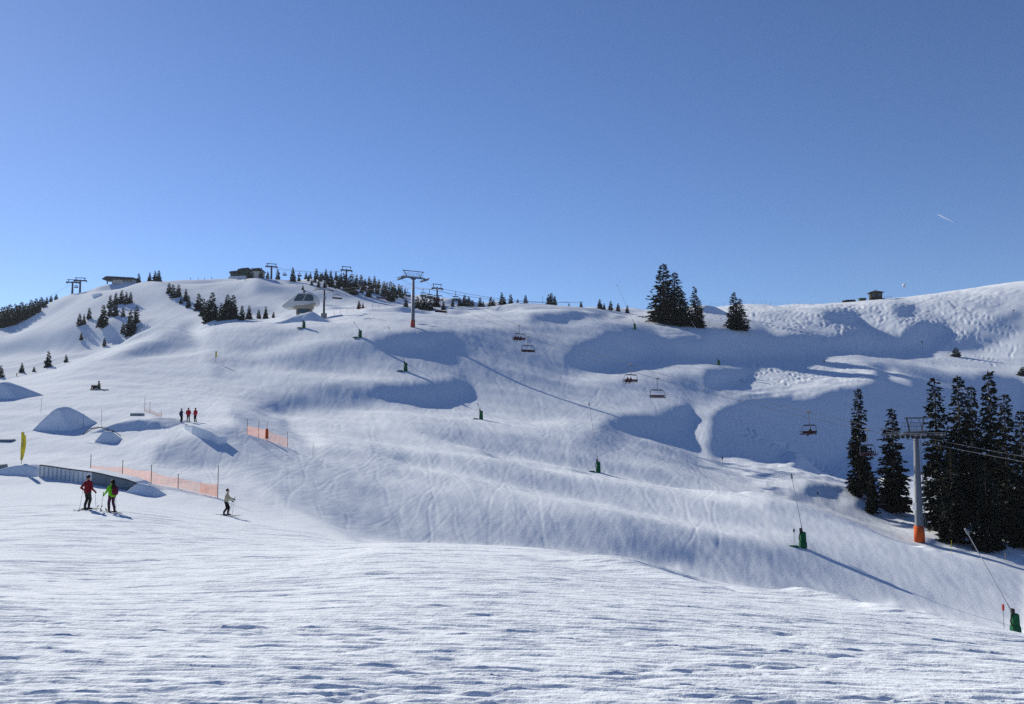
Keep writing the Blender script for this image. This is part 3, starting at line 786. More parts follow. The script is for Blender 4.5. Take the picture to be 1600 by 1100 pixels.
SAGN = sag_for(nM, nR, 1027, 592); SAGF = sag_for(fM, fR, 985, 570)
print("sags", SAGN, SAGF, "pylons", PR, PM, HR, HM, proj(nR), proj(fR))
STN = locate(470, 492, 250, 330)
endN = at(464, 466, ST.y + 6); endF = at(478, 466, ST.y + 9)
rope([[endN, nS], rope_pts(nS, nM, .8, 12), rope_pts(nM, nR, SAGN), rope_pts(nR, n3, 1.0, 12)], .03, "near rope of the chairlift running down from the valley station past both pylons")
rope([[endF, fS], rope_pts(fS, fM, .8, 12), rope_pts(fM, fR, SAGF), rope_pts(fR, f3, 1.0, 12)], .03, "far rope of the chairlift that carries the riders up")

# ------------------------------------------------------------------ bodies
def voxel_body(caps, mats, voxel, name):
    """tapered limbs fused into one continuous skin; each patch takes the cloth of its nearest limb"""
    mb = MB()
    for a, b, r0, r1, mi in caps:
        a, b = Vector(a), Vector(b)
        if (b-a).length > 1e-4: mb.tube([a, b], [r0, r1], 10)
        mb.ball(a, r0, 10, 6); mb.ball(b, r1, 10, 6)
    o = bpy.data.objects.new("tmp", mb.mesh("tmp", [])); COL.objects.link(o)
    md = o.modifiers.new("r", 'REMESH'); md.mode = 'VOXEL'; md.voxel_size = voxel; md.use_smooth_shade = True
    sm = o.modifiers.new("s", 'SMOOTH'); sm.factor = .5; sm.iterations = 2
    dg = bpy.context.evaluated_depsgraph_get(); dg.update()
    me = bpy.data.meshes.new_from_object(o.evaluated_get(dg)); me.name = name
    bpy.data.objects.remove(o)
    n = len(me.polygons); cen = np.zeros(n*3); me.polygons.foreach_get("center", cen); cen = cen.reshape(-1, 3)
    best = np.full(n, 9e9); idx = np.zeros(n, np.int32)
    for a, b, r0, r1, mi in caps:
        A, B = np.array(a), np.array(b); d = B-A; L = max((d*d).sum(), 1e-9); t = np.clip(((cen-A)@d)/L, 0, 1)
        dist = np.linalg.norm(cen - A - t[:, None]*d, axis=1) - (r0+(r1-r0)*t)
        k = dist < best; best[k] = dist[k]; idx[k] = mi
    me.materials.clear()
    for m in mats: me.materials.append(m)
    me.polygons.foreach_set("material_index", idx); me.update()
    return me
SKIN = mat("skin", (.50, .30, .22), .6)
def cloth(name, c): return mat(name, c, .8, 0, .2, 8, .3, 30, .1)
RED = cloth("red_jacket", (.17, .012, .02)); GREEN = cloth("green_jacket", (.14, .48, .015)); BEIGE = cloth("beige_jacket", (.42, .37, .26)); NAVY = cloth("navy_jacket", (.03, .03, .06))
BRIGHTRED = cloth("bright_red_jacket", (.38, .02, .03)); OLIVE = cloth("olive_jacket", (.16, .15, .09))
DARKP = cloth("dark_trousers", (.028, .026, .026)); PLUM = cloth("plum_trousers", (.07, .02, .045)); BLACKP = cloth("black_trousers", (.012, .012, .016)); BOOT = mat("ski_boot", (.03, .03, .035), .4)
HAIR = mat("dark_hair", (.018, .012, .010), .6); MAROON = cloth("maroon_pack", (.10, .012, .03)); GLOVE = mat("glove", (.015, .015, .018), .7); HELM = mat("helmet", (.02, .02, .024), .35)
def standing(k, lean=0.0, hands=((-.42, .10, .98), (.42, .14, .92)), stance=.14, feet_y=(0, 0), bend=.04, turn=0.0, grip=True, hips=(0, 0)):
    """limb list of a figure about 1.78 m tall facing +y; mats 0 jacket 1 trousers 2 boots 3 gloves 4 skin 5 hair or hat"""
    def P(x, y, z): return (x*k, y*k, z*k)
    hx, hy = hips; hz = .93 - bend*.6
    def up(z): return hy + lean*(z-hz)
    caps = []
    sh = 1.43 - bend*.6
    caps += [(P(hx-.09, hy, hz), P(hx+.09, hy, hz), .125*k, .125*k, 1), (P(hx-.06, up(hz+.04), hz+.04), P(hx+.06, up(hz+.04), hz+.04), .148*k, .148*k, 0)]
    caps += [(P(hx-.05, up(hz+.05), hz+.05), P(hx-.08, up(sh-.12), sh-.12), .14*k, .135*k, 0), (P(hx+.05, up(hz+.05), hz+.05), P(hx+.08, up(sh-.12), sh-.12), .14*k, .135*k, 0)]
    caps += [(P(hx-.17, up(sh), sh), P(hx+.17, up(sh), sh), .085*k, .085*k, 0), (P(hx, up(sh), sh), P(hx, up(sh+.13)+.01, sh+.13), .075*k, .06*k, 0)]
    hd = sh + .22
    caps += [(P(hx, up(hd)+.015, hd), P(hx, up(hd)+.01, hd+.06), .088*k, .092*k, 4), (P(hx, up(hd)+.085, hd+.005), P(hx, up(hd)+.108, hd-.012), .014*k, .018*k, 4), (P(hx, up(hd)+.05, hd-.06), P(hx, up(hd)+.07, hd-.07), .045*k, .035*k, 4)]
    caps += [(P(hx, up(hd)-.015, hd+.055), P(hx, up(hd)-.02, hd+.075), .108*k, .104*k, 5), (P(hx-.09, up(hd), hd), P(hx-.095, up(hd), hd+.03), .025*k, .025*k, 4), (P(hx+.09, up(hd), hd), P(hx+.095, up(hd), hd+.03), .025*k, .025*k, 4)]
    for s, hnd in zip((-1, 1), hands):
        S = Vector((hx+s*.19, up(sh), sh)); Hn = Vector(hnd); d = Hn - S; L = min(d.length, .56)
        mid = (S+Hn)/2; off = math.sqrt(max(.30**2 - (d.length/2)**2, 0.0)); el = mid + Vector((s*.35, -.75, -.55)).normalized()*off
        caps += [(P(*S), P(*el), .072*k, .058*k, 0), (P(*el), P(*(el.lerp(Hn, .88))), .058*k, .047*k, 0)]
        f = (Hn-el).normalized(); caps.append((P(*el.lerp(Hn, .85)), P(*(Hn+f*.035)), .040*k, .042*k, 3))
        if grip:       # four gloved fingers and a thumb closed round the pole grip
            inn = Vector((-s, 0, 0)); inn = (inn - f*inn.dot(f)).normalized()
            for q_ in range(4):
                b = Hn + f*.06 + Vector((0, 0, .033 - .022*q_)); ln = (.03, .036, .034, .026)[q_]
                c1 = b + f*ln; c2 = c1 + inn*.035 - f*.004; c3 = c2 - f*.03
                caps += [(P(*b), P(*c1), .012*k, .0115*k, 3), (P(*c1), P(*c2), .0115*k, .011*k, 3), (P(*c2), P(*c3), .011*k, .010*k, 3)]
            tb = Hn + inn*.03 + Vector((0, 0, .03)); caps += [(P(*tb), P(*(tb+inn*.02+f*.035+Vector((0,0,.012)))), .014*k, .012*k, 3)]
    for s, fy in zip((-1, 1), feet_y):
        fx = s*stance
        A = Vector((fx, fy, .10)); Hp = Vector((hx+s*.09, hy, hz)); kn = (A+Hp)/2 + Vector((0, .04+bend, .02))
        caps += [(P(*Hp), P(*kn), .098*k, .078*k, 1), (P(*kn), P(*(A+Vector((0, -.01, .16)))), .078*k, .070*k, 1), (P(*(A+Vector((0,-.01,.17)))), P(*(A+Vector((0,-.02,.0)))), .066*k, .062*k, 2), (P(fx, fy-.08, .055), P(fx, fy+.15, .05), .055*k, .046*k, 2)]
    return caps
def ski_mesh():
    mb = MB(); n = 14; vs, fs = [], []
    for i in range(n+1):
        t = i/n; y = -.72 + 1.6*t; w = .036 + .012*abs(2*t-1)**2; w = w*(1 - max(0, (t-.93)/.07)**2*.8)
        z = .012 + (max(0, (t-.86)/.14)**2)*.13 + max(0, (.06-t)/.06)**2*.02
        for x, dz in ((-w, 0), (w, 0), (w, .016), (-w, .016)): vs.append((x, y, z+dz))
    for i in range(n):
        for k in range(4): fs.append((i*4+k, i*4+(k+1) % 4, (i+1)*4+(k+1) % 4, (i+1)*4+k))
    fs += [(3, 2, 1, 0), (n*4, n*4+1, n*4+2, n*4+3)]
    mb.add(vs, fs); mb.box((0, .08, .045), (.06, .08, .04)); mb.box((0, -.18, .05), (.06, .08, .05))
    return mb.mesh("ski", [mat("ski_top", (.05, .05, .06), .3, 0, .6, 6)])
SKI = ski_mesh()
POLEM = mat("pole_alloy", (.30, .30, .31), .35, .7)
def add_skis(root, stance, feet_y, who, hands, tips, heading=0.0):
    R_ = root.rotation_euler.z; c, s = math.cos(R_), math.sin(R_)
    def wl(x, y, z=0): return Vector((root.location.x + c*x - s*y, root.location.y + s*x + c*y, root.location.z + z))
    for sd, fy, nm in ((-1, feet_y[0], "left"), (1, feet_y[1], "right")):
        o = link(bpy.data.objects.new("ski", SKI)); o.location = wl(sd*stance, fy); a, b = wl(sd*stance, fy+.8), wl(sd*stance, fy-.6)
        pitch = math.atan2(ground(a.x, a.y) - ground(b.x, b.y), 1.4)*.5
        o.rotation_euler = (pitch, 0, R_ + heading); tag(o, f"{nm} ski under {who}", "ski", "skis")
    for hnd, tip, nm in zip(hands, tips, ("left", "right")):
        a = wl(*hnd[:2], hnd[2]); b = wl(*tip); b.z = ground(b.x, b.y) - .03; d = (a-b).normalized()
        t = thing("ski_pole", b, 0, f"thin ski pole in the {nm} hand of {who}", "ski pole", "ski poles")
        MB().tube([(0,0,0), tuple(d*((a-b).length+.02))], .011, 6).build("shaft", POLEM, t)
        MB().tube([tuple(d*.07), tuple(d*.075)], .055, 10).build("basket", M["black"], t)
        MB().tube([tuple(d*((a-b).length-.03)), tuple(d*((a-b).length+.10))], .018, 6).build("grip", M["black"], t)
def person(p, rz, label, mesh_, name="person", group=None):
    o = link(bpy.data.objects.new(name, mesh_)); o.location = p; o.rotation_euler = (0, 0, rz); return tag(o, label, "person", group)

h1 = ((-.47, .12, 1.02), (.34, .16, .92))
sk1 = locate(136, 797, 30, 60); f1 = -.35
b1 = person(sk1, f1, "skier in a dark red jacket and dark trousers standing with both poles out", voxel_body(standing(1.02, .03, h1, .13), [RED, DARKP, BOOT, GLOVE, SKIN, HELM], .011, "person"), group="skiers in front of the grey box")
add_skis(b1, .13, (0, 0), "the skier in the dark red jacket", h1, ((-.60, .05, 0), (.42, .20, 0)))
h2 = ((-.28, .34, .96), (.33, .22, .90))
sk2 = locate(174, 801, 30, 60); f2 = .95
caps2 = standing(.94, .02, h2, .15)
b2 = person(sk2, f2, "skier in a bright green jacket with long dark hair and plum trousers", voxel_body(caps2, [GREEN, PLUM, BOOT, GLOVE, SKIN, HAIR], .011, "person"), group="skiers in front of the grey box")
hm = MB(); hm.tube([(0,-.03,1.66), (0,-.10,1.56), (0,-.13,1.40), (0,-.13,1.20)], [.09, .105, .095, .04], 10); hm.build("hair", HAIR, b2, True)
add_skis(b2, .14, (0, 0), "the skier in the green jacket", h2, ((-.34, .44, 0), (.46, .40, 0)))
c, s = math.cos(f2), math.sin(f2)
bp = thing("backpack", sk2 + Vector((s*.22, -c*.22, 1.02)), f2, "maroon backpack on the back of the green skier", "backpack")
k = MB(); k.tube([(0,-.06,-.08), (0,-.08,.0), (0,-.08,.24), (0,-.05,.36)], [.12, .16, .15, .07], 10); k.build("bag", MAROON, bp, True)
k = MB(); k.ball((0,-.21,.06), .10, 10, 6, 0, (1, .5, .9)); k.build("front_pocket", MAROON, bp, True)
h3 = ((-.30, .46, 1.02), (.30, .42, .98))
sk3 = locate(353, 806, 36, 70); f3_ = -1.35
b3 = person(sk3, f3_, "skier in a beige jacket and black trousers gliding to the right", voxel_body(standing(.93, .10, h3, .12, (.12, -.10), .07), [BEIGE, BLACKP, BOOT, GLOVE, SKIN, HAIR], .011, "person"))
add_skis(b3, .12, (.12, -.10), "the skier in the beige jacket", h3, ((-.42, .30, 0), (.55, .20, 0)))
hg = ((-.22, .24, 1.0), (.22, .24, 1.0)); hh = ((-.26, .02, .86), (.26, .02, .86))
for px, py, m_, lab, hnd, rz in ((283, 661, [NAVY, BLACKP, BOOT, GLOVE, SKIN, HELM], "standing person in a navy jacket, left of the three on the ledge", hh, -.6),
                                 (294, 660, [BRIGHTRED, BLACKP, BOOT, GLOVE, SKIN, HELM], "standing person in a red jacket, middle of the three on the ledge", hg, .4),
                                 (305, 660, [BRIGHTRED, BLACKP, BOOT, GLOVE, SKIN, HAIR], "standing person in a red jacket with dark hair, right of the three on the ledge", hg, 1.1)):
    person(locate(px, py, 86, 130), rz, lab, voxel_body(standing(1.0, .02, hnd, .12, grip=False), m_, .02, "person"), group="people standing on the ledge of the snow park")
def seated(k=1.0):
    return [((-.09,0,.1),(.09,0,.1),.13,.13,1), ((0,0,.12),(0,.04,.55),.17,.16,0), ((-.17,.04,.55),(.17,.04,.55),.085,.085,0), ((0,.04,.6),(0,.06,.7),.07,.06,0), ((0,.08,.78),(0,.07,.84),.09,.1,4), ((0,.05,.84),(0,.04,.87),.11,.1,5),
            ((-.2,.04,.53),(-.26,.2,.32),.07,.06,0), ((-.26,.2,.32),(-.14,.4,.36),.06,.05,0), ((.2,.04,.53),(.26,.2,.32),.07,.06,0), ((.26,.2,.32),(.14,.4,.36),.06,.05,0), ((-.14,.4,.36),(-.1,.46,.36),.05,.04,3), ((.14,.4,.36),(.1,.46,.36),.05,.04,3),
            ((-.1,0,.1),(-.13,.45,.12),.1,.08,1), ((.1,0,.1),(.13,.45,.12),.1,.08,1), ((-.13,.45,.12),(-.13,.5,-.3),.08,.07,1), ((.13,.45,.12),(.13,.5,-.3),.08,.07,1), ((-.13,.46,-.36),(-.13,.66,-.38),.06,.05,2), ((.13,.46,-.36),(.13,.66,-.38),.06,.05,2)]
kneel = [(a, b, r0, r1, mi) for a, b, r0, r1, mi in seated()[:12]] + [((-.1,0,.1),(-.16,.48,.30),.1,.085,1), ((.1,0,.1),(.16,.48,.30),.1,.085,1), ((-.16,.48,.30),(-.16,.66,.02),.085,.07,1), ((.16,.48,.30),(.16,.66,.02),.085,.07,1), ((-.16,.62,.03),(-.16,.84,.02),.06,.05,2), ((.16,.62,.03),(.16,.84,.02),.06,.05,2)]
sp_ = locate(155, 608, 100, 180)
ps = person(sp_, 1.9, "person in an olive jacket sitting on the snow beside a red box", voxel_body(kneel, [OLIVE, DARKP, BOOT, GLOVE, SKIN, HAIR], .02, "person"))
ps.scale = (1.55, 1.55, 1.55)
bx = locate(147, 607, 100, 180); t = thing("kit_box", bx, .15, "dark red box on the snow beside the person in olive", "box")
MB().box((0,0,.25), (.85,.5,.56)).build("case", mat("dark_red_box", (.16, .03, .03), .6), t); MB().box((0,0,.57), (.92,.56,.08)).build("lid", M["white"], t)
t = thing("snowboard", locate(155, 610, 100, 180), .1, "dark snowboard lying flat on the snow in front of the person in olive", "snowboard")
n_ = MB(); n_.tube([(-1.6,0,.14), (-1.3,0,.03), (1.3,0,.03), (1.6,0,.14)], [.05,.13,.13,.05], 10); n_.build("board", M["dark_steel"], t); MB().box((-.5,0,.14), (.2,.26,.1)).build("binding", M["black"], t); MB().box((.5,0,.14), (.2,.26,.1)).build("binding", M["black"], t)
FARP = [voxel_body(standing(1.0, .03, hh, .13, grip=False), [m_, BLACKP, BOOT, GLOVE, SKIN, HELM], .035, "person") for m_ in (NAVY, BRIGHTRED, DARKP)]
for i, (px, py, w) in enumerate(((298,430,"on the summit ridge, leftmost of a line of four"), (310,428,"on the summit ridge, second of a line of four"), (320,428,"on the summit ridge, third of a line of four"), (331,427,"on the summit ridge, rightmost of a line of four"),
                 (371,441,"on the slope under the summit building"), (383,440,"on the slope under the summit building, right one"), (205,445,"below the end of the low restaurant"), (26,589,"at the foot of the left hillside"))):
    person(locate(px, py, 250 if px < 100 else 500, 700), i*1.3, "tiny distant skier " + w, FARP[i % 3], group="distant skiers")

def chair_proto():
    t = thing("chairlift_chair", (0,0,0), 0, "", "chairlift chair", "chairs of the chairlift")
    g = MB(); g.box((0,0,.02), (.16,.7,.2)); g.tube([(0,-.4,.12), (0,.4,.12)], .10, 8); g.build("grip", M["steel"], t)
    MB().tube([(0,0,0), (0,-.05,-.5), (0,-.12,-1.9)], [.07,.06,.06], 8).build("hanger", M["steel"], t)
    MB().tube([(-1.72,.05,-3.35), (-1.74,-.02,-2.6), (-1.6,-.1,-2.15), (-1.3,-.12,-1.95), (1.3,-.12,-1.95), (1.6,-.1,-2.15), (1.74,-.02,-2.6), (1.72,.05,-3.35)], .05, 8).build("bail", M["dark_steel"], t)
    MB().box((0,-.14,-1.97), (2.5,.16,.20)).build("canopy_roll", M["dark_steel"], t)
    st = MB()
    for k in range(6): st.box((-1.45+k*.58, .12, -3.32), (.56,.52,.13))
    st.build("seat", M["seat"], t)
    b = MB(); b.box((0,-.17,-3.02), (3.4,.08,.36), Matrix.Rotation(.2, 3, 'X')); b.build("backrest", M["seat"], t)
    f = MB(); f.tube([(-1.7,.1,-3.2), (-1.7,.62,-2.95), (1.7,.62,-2.95), (1.7,.1,-3.2)], .03, 6); f.build("safety_bar", M["steel"], t)
    return t
CH = chair_proto(); first = [True]
RID = [voxel_body(seated(), [m_, BLACKP, BOOT, GLOVE, SKIN, HELM], .03, "person") for m_ in (DARKP, NAVY, OLIVE)]
def chair(p, rz, label, riders=(), k=1.0, side="left"):
    o = CH if first[0] else copy_tree(CH); first[0] = False
    o.location = p; o.rotation_euler = (0, 0, rz); o.scale = (k, k, k); o["label"] = label
    c, s = math.cos(rz), math.sin(rz)
    for j, x in enumerate(riders):
        q = Vector((x*k, .08*k, -3.24*k)); q = p + Vector((c*q.x - s*q.y, s*q.x + c*q.y, q.z))
        person(q, rz, f"{ORD[j]} rider in the {label}" if len(riders) > 1 else f"lone rider in the {label}", RID[j % 3], group="skiers riding the chairlift").scale = (k, k, k)
    return o
for px, lab in ((825, "empty chair right of the three riders below the middle pylon"), (1027, "empty chair with a dark red seat in mid air above the shaded hollow"), (1355, "chair hanging in front of the slim spruce by the nearest pylon")):
    chair(on_rope(nM, nR, SAGN, px), RZ + math.pi, lab)
for px, lab, rd in ((811, "loaded chair of three below the middle pylon", (-.9, -.2, .6)), (985, "loaded chair of two beside the dark red seat", (-.6, .2)), (1263, "loaded chair over the blue shaded bowl", (.55,))):
    chair(on_rope(fM, fR, SAGF, px), RZ, lab, rd)
chair(on_rope(nM, nR, SAGN, 689), RZ + math.pi, "empty chair just right of the middle pylon on the sunny crest")
chair(on_rope(fM, fR, SAGF, 684), RZ, "loaded chair just right of the middle pylon", (-.9, -.2, .5))
chair(on_rope(nS, nM, .8, 527), RZ + math.pi, "empty chair just right of the valley station")
chair(on_rope(fS, fM, .8, 596), RZ, "distant chair with a red seat left of the middle pylon")

# ------------------------------------------------------------------ snow guns and markers
def snow_gun(px, base, tip, label, d0, d1, k=1.0, lean_back=0.0, height=None):
    p = locate(px, base, d0, d1)
    t = thing("snow_gun", p, 0, label, "snow gun", "snow lances beside the piste")
    H = height or 1.95*k
    pad = MB(); pad.box((.0, 0, H*.5-.1), (.78*k, .7*k, H+.2), None, 0, .86); pad.box((-.04*k, -.05, H*.22), (.90*k, .8*k, H*.4), None, 0, .92)
    o = pad.build("base_pad", M["green"], t); bv = o.modifiers.new("b", 'BEVEL'); bv.width = .12; bv.segments = 3
    sk = MB(); sk.box((-1.25*k, -.1, .07), (1.7*k, .7*k, .32), None, 0, .6); o = sk.build("ground_pad", M["green"], t)
    a = Vector((.05*k, 0, H*.75)); b = at(tip[0], tip[1], p.y + lean_back) - p
    MB().tube([a, a.lerp(b, .16), a.lerp(b, .17), b], [.08*k, .07*k, .045*k, .038*k], 8).build("lance", M["cable_white"], t, True)
    d = (b-a).normalized(); MB().tube([b-d*.5, b-d*.45, b], [.06, .10, .09], 8).build("nozzle_head", M["steel"], t, True)
    v = MB(); v.box((-.30*k, -.1, H+.18), (.26*k, .24, .36)); v.tube([(-.3*k, -.1, H+.2), (-.55*k, -.1, H*.6), (-.3*k, -.2, .3)], .05, 6); v.build("valve_box", M["black"], t)
    return t
snow_gun(1587, 990, (1508, 826), "nearest snow gun with a long pale lance and green padded base at the right edge", 34, 60, .72)
snow_gun(1255, 858, (1236, 740), "snow gun on a green base on the lower piste, left of the nearest pylon", 55, 100, .78)
snow_gun(935, 739, (920, 629), "snow gun with a near upright lance below the chair with the dark red seat", 95, 175, .8)
snow_gun(752, 656, (746, 630), "short snow gun with a dark head on a green base in mid slope", 120, 200, .85)
snow_gun(634, 581, (607, 511), "snow gun with a long slanted lance below the middle pylon", 160, 240)
snow_gun(563, 528, (553, 503), "snow gun left of the middle pylon's foot", 180, 280)
snow_gun(475, 513, (471, 500), "small snow gun below the valley station", 180, 290)
snow_gun(992, 515, (964, 445), "snow gun with its lance against the sky left of the crest clump", 200, 330)
snow_gun(1123, 571, (1080, 502), "snow gun with a half buried green base right below the crest clump", 190, 300, 1.0, 0, 1.5)
POLES = [  # foot x, top, foot, range, head, name, label
 (1241, 828, 849, 55, 110, "black", "marker stake with a black head beside the gun on the lower piste"),
 (1569, 946, 986, 34, 70, "redpole", "marker stake with a dark red head beside the nearest snow gun"),
 (1129, 714, 729, 100, 200, "black", "marker stake at the edge of the shaded bowl"),
 (1288, 562, 578, 200, 330, "black", "marker stake with a black top on the tracked bank"),
 (1441, 534, 546, 250, 360, "black", "marker stake at the end of the sunny traverse"),
 (1584, 484, 491, 280, 420, "black", "marker stake on the far piste at the right edge"),
 (1321, 513, 525, 260, 420, "greypole", "thin grey pole below the powder slope"),
 (1278, 771, 786, 80, 190, "black", "marker stake behind the edge of the lower piste"),
 (489, 694, 716, 80, 130, "greypole", "single thin pole right of the upper orange net"),
 (64, 622, 646, 90, 140, "greypole", "thin pole left of the pyramid shaped snow jump"),
 (130, 646, 668, 84, 120, "greypole", "thin pole at the right foot of the pyramid shaped snow jump"),
 (158, 640, 670, 80, 120, "greypole", "thin pole standing on the little jump with the rail"),
 (1487, 836, 857, 60, 100, "yellow", "weathered yellowish stake in front of the dark spruce stand"),
 (1571, 866, 880, 60, 100, "yellow", "weathered yellowish stake at the right end of the dark spruce stand"),
 (1108, 500, 511, 230, 400, "greypole", "slim pole on the crest right of the crest clump"),
 (767, 464, 474, 280, 400, "greypole", "slim pole on the crest between the small spruces"),
 (848, 462, 474, 280, 400, "greypole", "slim pole on the crest left of a lone spruce"),
 (1024, 464, 474, 280, 400, "greypole", "slim pole on the crest at the left of the largest crest spruce"),
]
for px, top, base, d0, d1, hm_, lab in POLES:
    p = locate(px, base, d0, d1); h = max((base-top)/FPX*p.y, .8)
    t = thing("marker_pole", p, 0, lab, "pole", "thin poles on the slope")
    r = max(.02, p.y*.00022)
    MB().tube([(0,0,-.3), (0,0,h)], r, 6).build("stake", M["yellow" if hm_ == "yellow" else "greypole"], t)
    if hm_ in ("black", "redpole"): MB().tube([(0,0,h*.74), (0,0,h*.78), (0,0,h*.98), (0,0,h)], [r*1.2, r*4, r*4, r*1.5], 8).build("head", M[hm_], t)
fl_ = locate(33, 737, 50, 80); hF = (737-676)/FPX*fl_.y
t = thing("feather_flag", fl_, .3, "tall yellow feather flag at the left end of the grey box", "flag")
MB().tube([(0,0,-.2), (0,0,hF*.6), (.06,0,hF*.9), (.16,0,hF)], [.025,.02,.015,.01], 6).build("pole", M["greypole"], t)
fb = MB(); n = 14; vs = []
for i in range(n+1):
    z = hF*(.28 + .72*i/n); wl_ = .05 + .30*math.sin(min(1, (i/n)*1.15+.12)*math.pi*.62)**.8; wl_ *= (1 if i < n-1 else .55)
    bow = .03*math.sin(i*.9); vs += [(-.10, bow, z), (-.10+wl_, bow+.03, z), (-.10+wl_, bow+.045, z), (-.10, bow+.015, z)]
fs = []
for i in range(n):
    for k in range(4): fs.append((i*4+k, i*4+(k+1) % 4, (i+1)*4+(k+1) % 4, (i+1)*4+k))
fb.add(vs, fs+[(3,2,1,0), (n*4, n*4+1, n*4+2, n*4+3)]); fb.build("cloth", M["yellow"], t)
p = locate(337, 567, 150, 260)
t = thing("feather_flag", p, 0, "small distant yellow flag on the piste left of the middle", "flag"); hh_ = 17/FPX*p.y
MB().tube([(0,0,-.2), (0,0,hh_)], .05, 6).build("pole", M["greypole"], t); MB().box((.05,0,hh_*.72), (.42,.06,hh_*.56), None, 0, .8).build("cloth", M["yellow"], t)

# ------------------------------------------------------------------ nets
def net(posts, tops, d0, d1, label, patch=None):
    P_ = [locate(px, b, d0, d1) for px, t_, b in posts]; o = P_[0]
    t = thing("safety_net", o, 0, label, "safety net", "orange nets of the snow park")
    for (px, t_, b), p in zip(posts, P_):
        h = (b - t_)/FPX*p.y
        MB().tube([p-o-Vector((0,0,.25)), p-o+Vector((0,0,h))], .028, 6).build("post", mat("weathered_post", (.16,.10,.07), .8), t)
    def panel(lst, name):
        vs, fs, uv = [], [], []; L = 0
        for i in range(len(lst)-1):
            (p, h0), (q, h1_) = lst[i], lst[i+1]; n = 6; ln = (q-p).length
            for k in range(n):
                for kk in (k, k+1):
                    f = kk/n; sag = .10*math.sin(math.pi*f); b = p.lerp(q, f); b.z = ground(b.x, b.y); hgt = h0+(h1_-h0)*f
                    off = .06*math.sin(f*9+i*2)
                    vs += [b-o+Vector((0, off, .05)), b-o+Vector((0, -off*.5, hgt-sag))]; uv += [(L+ln*f, 0), (L+ln*f, hgt-sag)]
                j = len(vs)-4; fs.append((j, j+2, j+3, j+1))
            L += ln
        me = bpy.data.meshes.new(name); me.from_pydata([tuple(v) for v in vs], [], fs); me.materials.append(NETM)
        ul = me.uv_layers.new(name="uv")
        for lp in me.loops: ul.data[lp.index].uv = uv[lp.vertex_index]
        link(bpy.data.objects.new(name, me), t)
    panel([(p, (b - tt)/FPX*p.y) for p, (px, t_, b), tt in zip(P_, posts, tops)], "netting")
    if patch: panel([(P_[-2].lerp(P_[-1], .55)+Vector((0,.06,0)), patch), (P_[-1]+Vector((0,.06,0)), patch)], "netting_overlap")
    return t, P_, o
net([(141,711,746),(191,720,752),(236,727,756),(278,742,764),(340,728,778)], [728,731,737,748,757], 57, 82, "long orange safety net behind the grey box", .85)
t, P_, o = net([(386,656,680),(404,657,684),(417,661,688),(449,674,699)], [666,669,672,684], 80, 130, "short orange safety net in the middle left of the slope")
MB().tube([P_[2]-o+Vector((0,-.08,.15)), P_[2]-o+Vector((0,-.08,1.35))], [.20,.16], 8).build("rolled_netting", M["orange"], t)
net([(226,620,643),(234,629,646),(252,642,653)], [638,640,646], 95, 140, "small pale orange net on top of the rounded snow hump")

# ------------------------------------------------------------------ the snow park
def mound(label, px, py, d0, d1, wx, wy, H, prof, rz=0.0, name="snow_mound", n=44, group="shaped snow of the park"):
    p = locate(px, py, d0, d1); c, s = math.cos(rz), math.sin(rz)
    vs, fs = [], []
    for j in range(n+1):
        for i in range(n+1):
            x, y = (2*i/n-1), (2*j/n-1); X_, Y_ = x*wx, y*wy
            wx_, wy_ = p.x + c*X_ - s*Y_, p.y + s*X_ + c*Y_
            h = H*max(prof(x, y), 0) - .10*max(0, max(abs(x), abs(y))-.86)/.14 - .02
            vs.append((wx_-p.x, wy_-p.y, ground(wx_, wy_) - p.z + h + .03*math.sin(wx_*2.3)*math.sin(wy_*1.7)*(h > .3)))
    for j in range(n):
        for i in range(n): a = j*(n+1)+i; fs.append((a, a+1, a+n+2, a+n+1))
    o = link(bpy.data.objects.new(name, MB().add(vs, fs).mesh(name, SNOW, True))); o.location = p
    return tag(o, label, "snow jump", group)
def smin(*a): k = .10; return -k*math.log(sum(math.exp(-v/k) for v in a))
mound("pyramid shaped snow jump with a blue shaded face at the left", 99, 669, 84, 120, 2.8, 4.0, 2.65, lambda x, y: smin(1.0, (y+.62)*3.6, (1-y)*1.3, (.86-abs(x+.02))*1.35), 0, "snow_jump")
mound("low rounded snow hump with a thin box on top, behind the rail jump", 222, 666, 84, 125, 5.0, 4.5, .95, lambda x, y: smin(1.0, (y+.75)*2.4, (1-y)*1.2, (.95-abs(x))*1.6), 0)
mound("small broken jump with a rail, in front of the snow hump", 168, 690, 76, 104, 1.5, 1.9, 1.15, lambda x, y: smin(1.0, (y+.55)*3, (1-y)*1.2, (.75-abs(x))*2.0), .2, "snow_jump")
mound("steep snow ramp at the left edge of the picture", 12, 621, 100, 170, 5.2, 5, 2.7, lambda x, y: smin(1.0, (y+.62)*2.6, (1-y)*1.2, (.8-abs(x+.1))*1.4), 0, "snow_jump")
mound("low snow berm at the left end of the grey box", 40, 741, 55, 80, 3.0, 1.6, .75, lambda x, y: smin(1.0, (y+.6)*3, (1-y)*1.4, (.9-abs(x))*1.6), -.15)
pb = locate(207, 664, 86, 125); pb.y += 1.2; pb.z = ground(pb.x, pb.y); o = MB().box((0,0,.15), (1.5,.6,.36)).build("park_box", M["boxdark"]); o.location = pb + Vector((0, 0, .85)); tag(o, "thin dark box lying on the rounded snow hump", "box")
pb = locate(168, 687, 76, 104) + Vector((.1, .1, .0))
t = thing("jump_rail", pb, -.55, "bent metal rail sticking out of the small broken jump", "rail", None)
for x in (-.35, .35): MB().tube([(x, 1.2, .3), (x, .2, .95), (x*1.25, -1.0, 1.35), (x*.9, -2.2, 1.15), (x*.3, -3.0, .55)], .04, 8).build("rail_tube", M["dark_steel"], t, True)
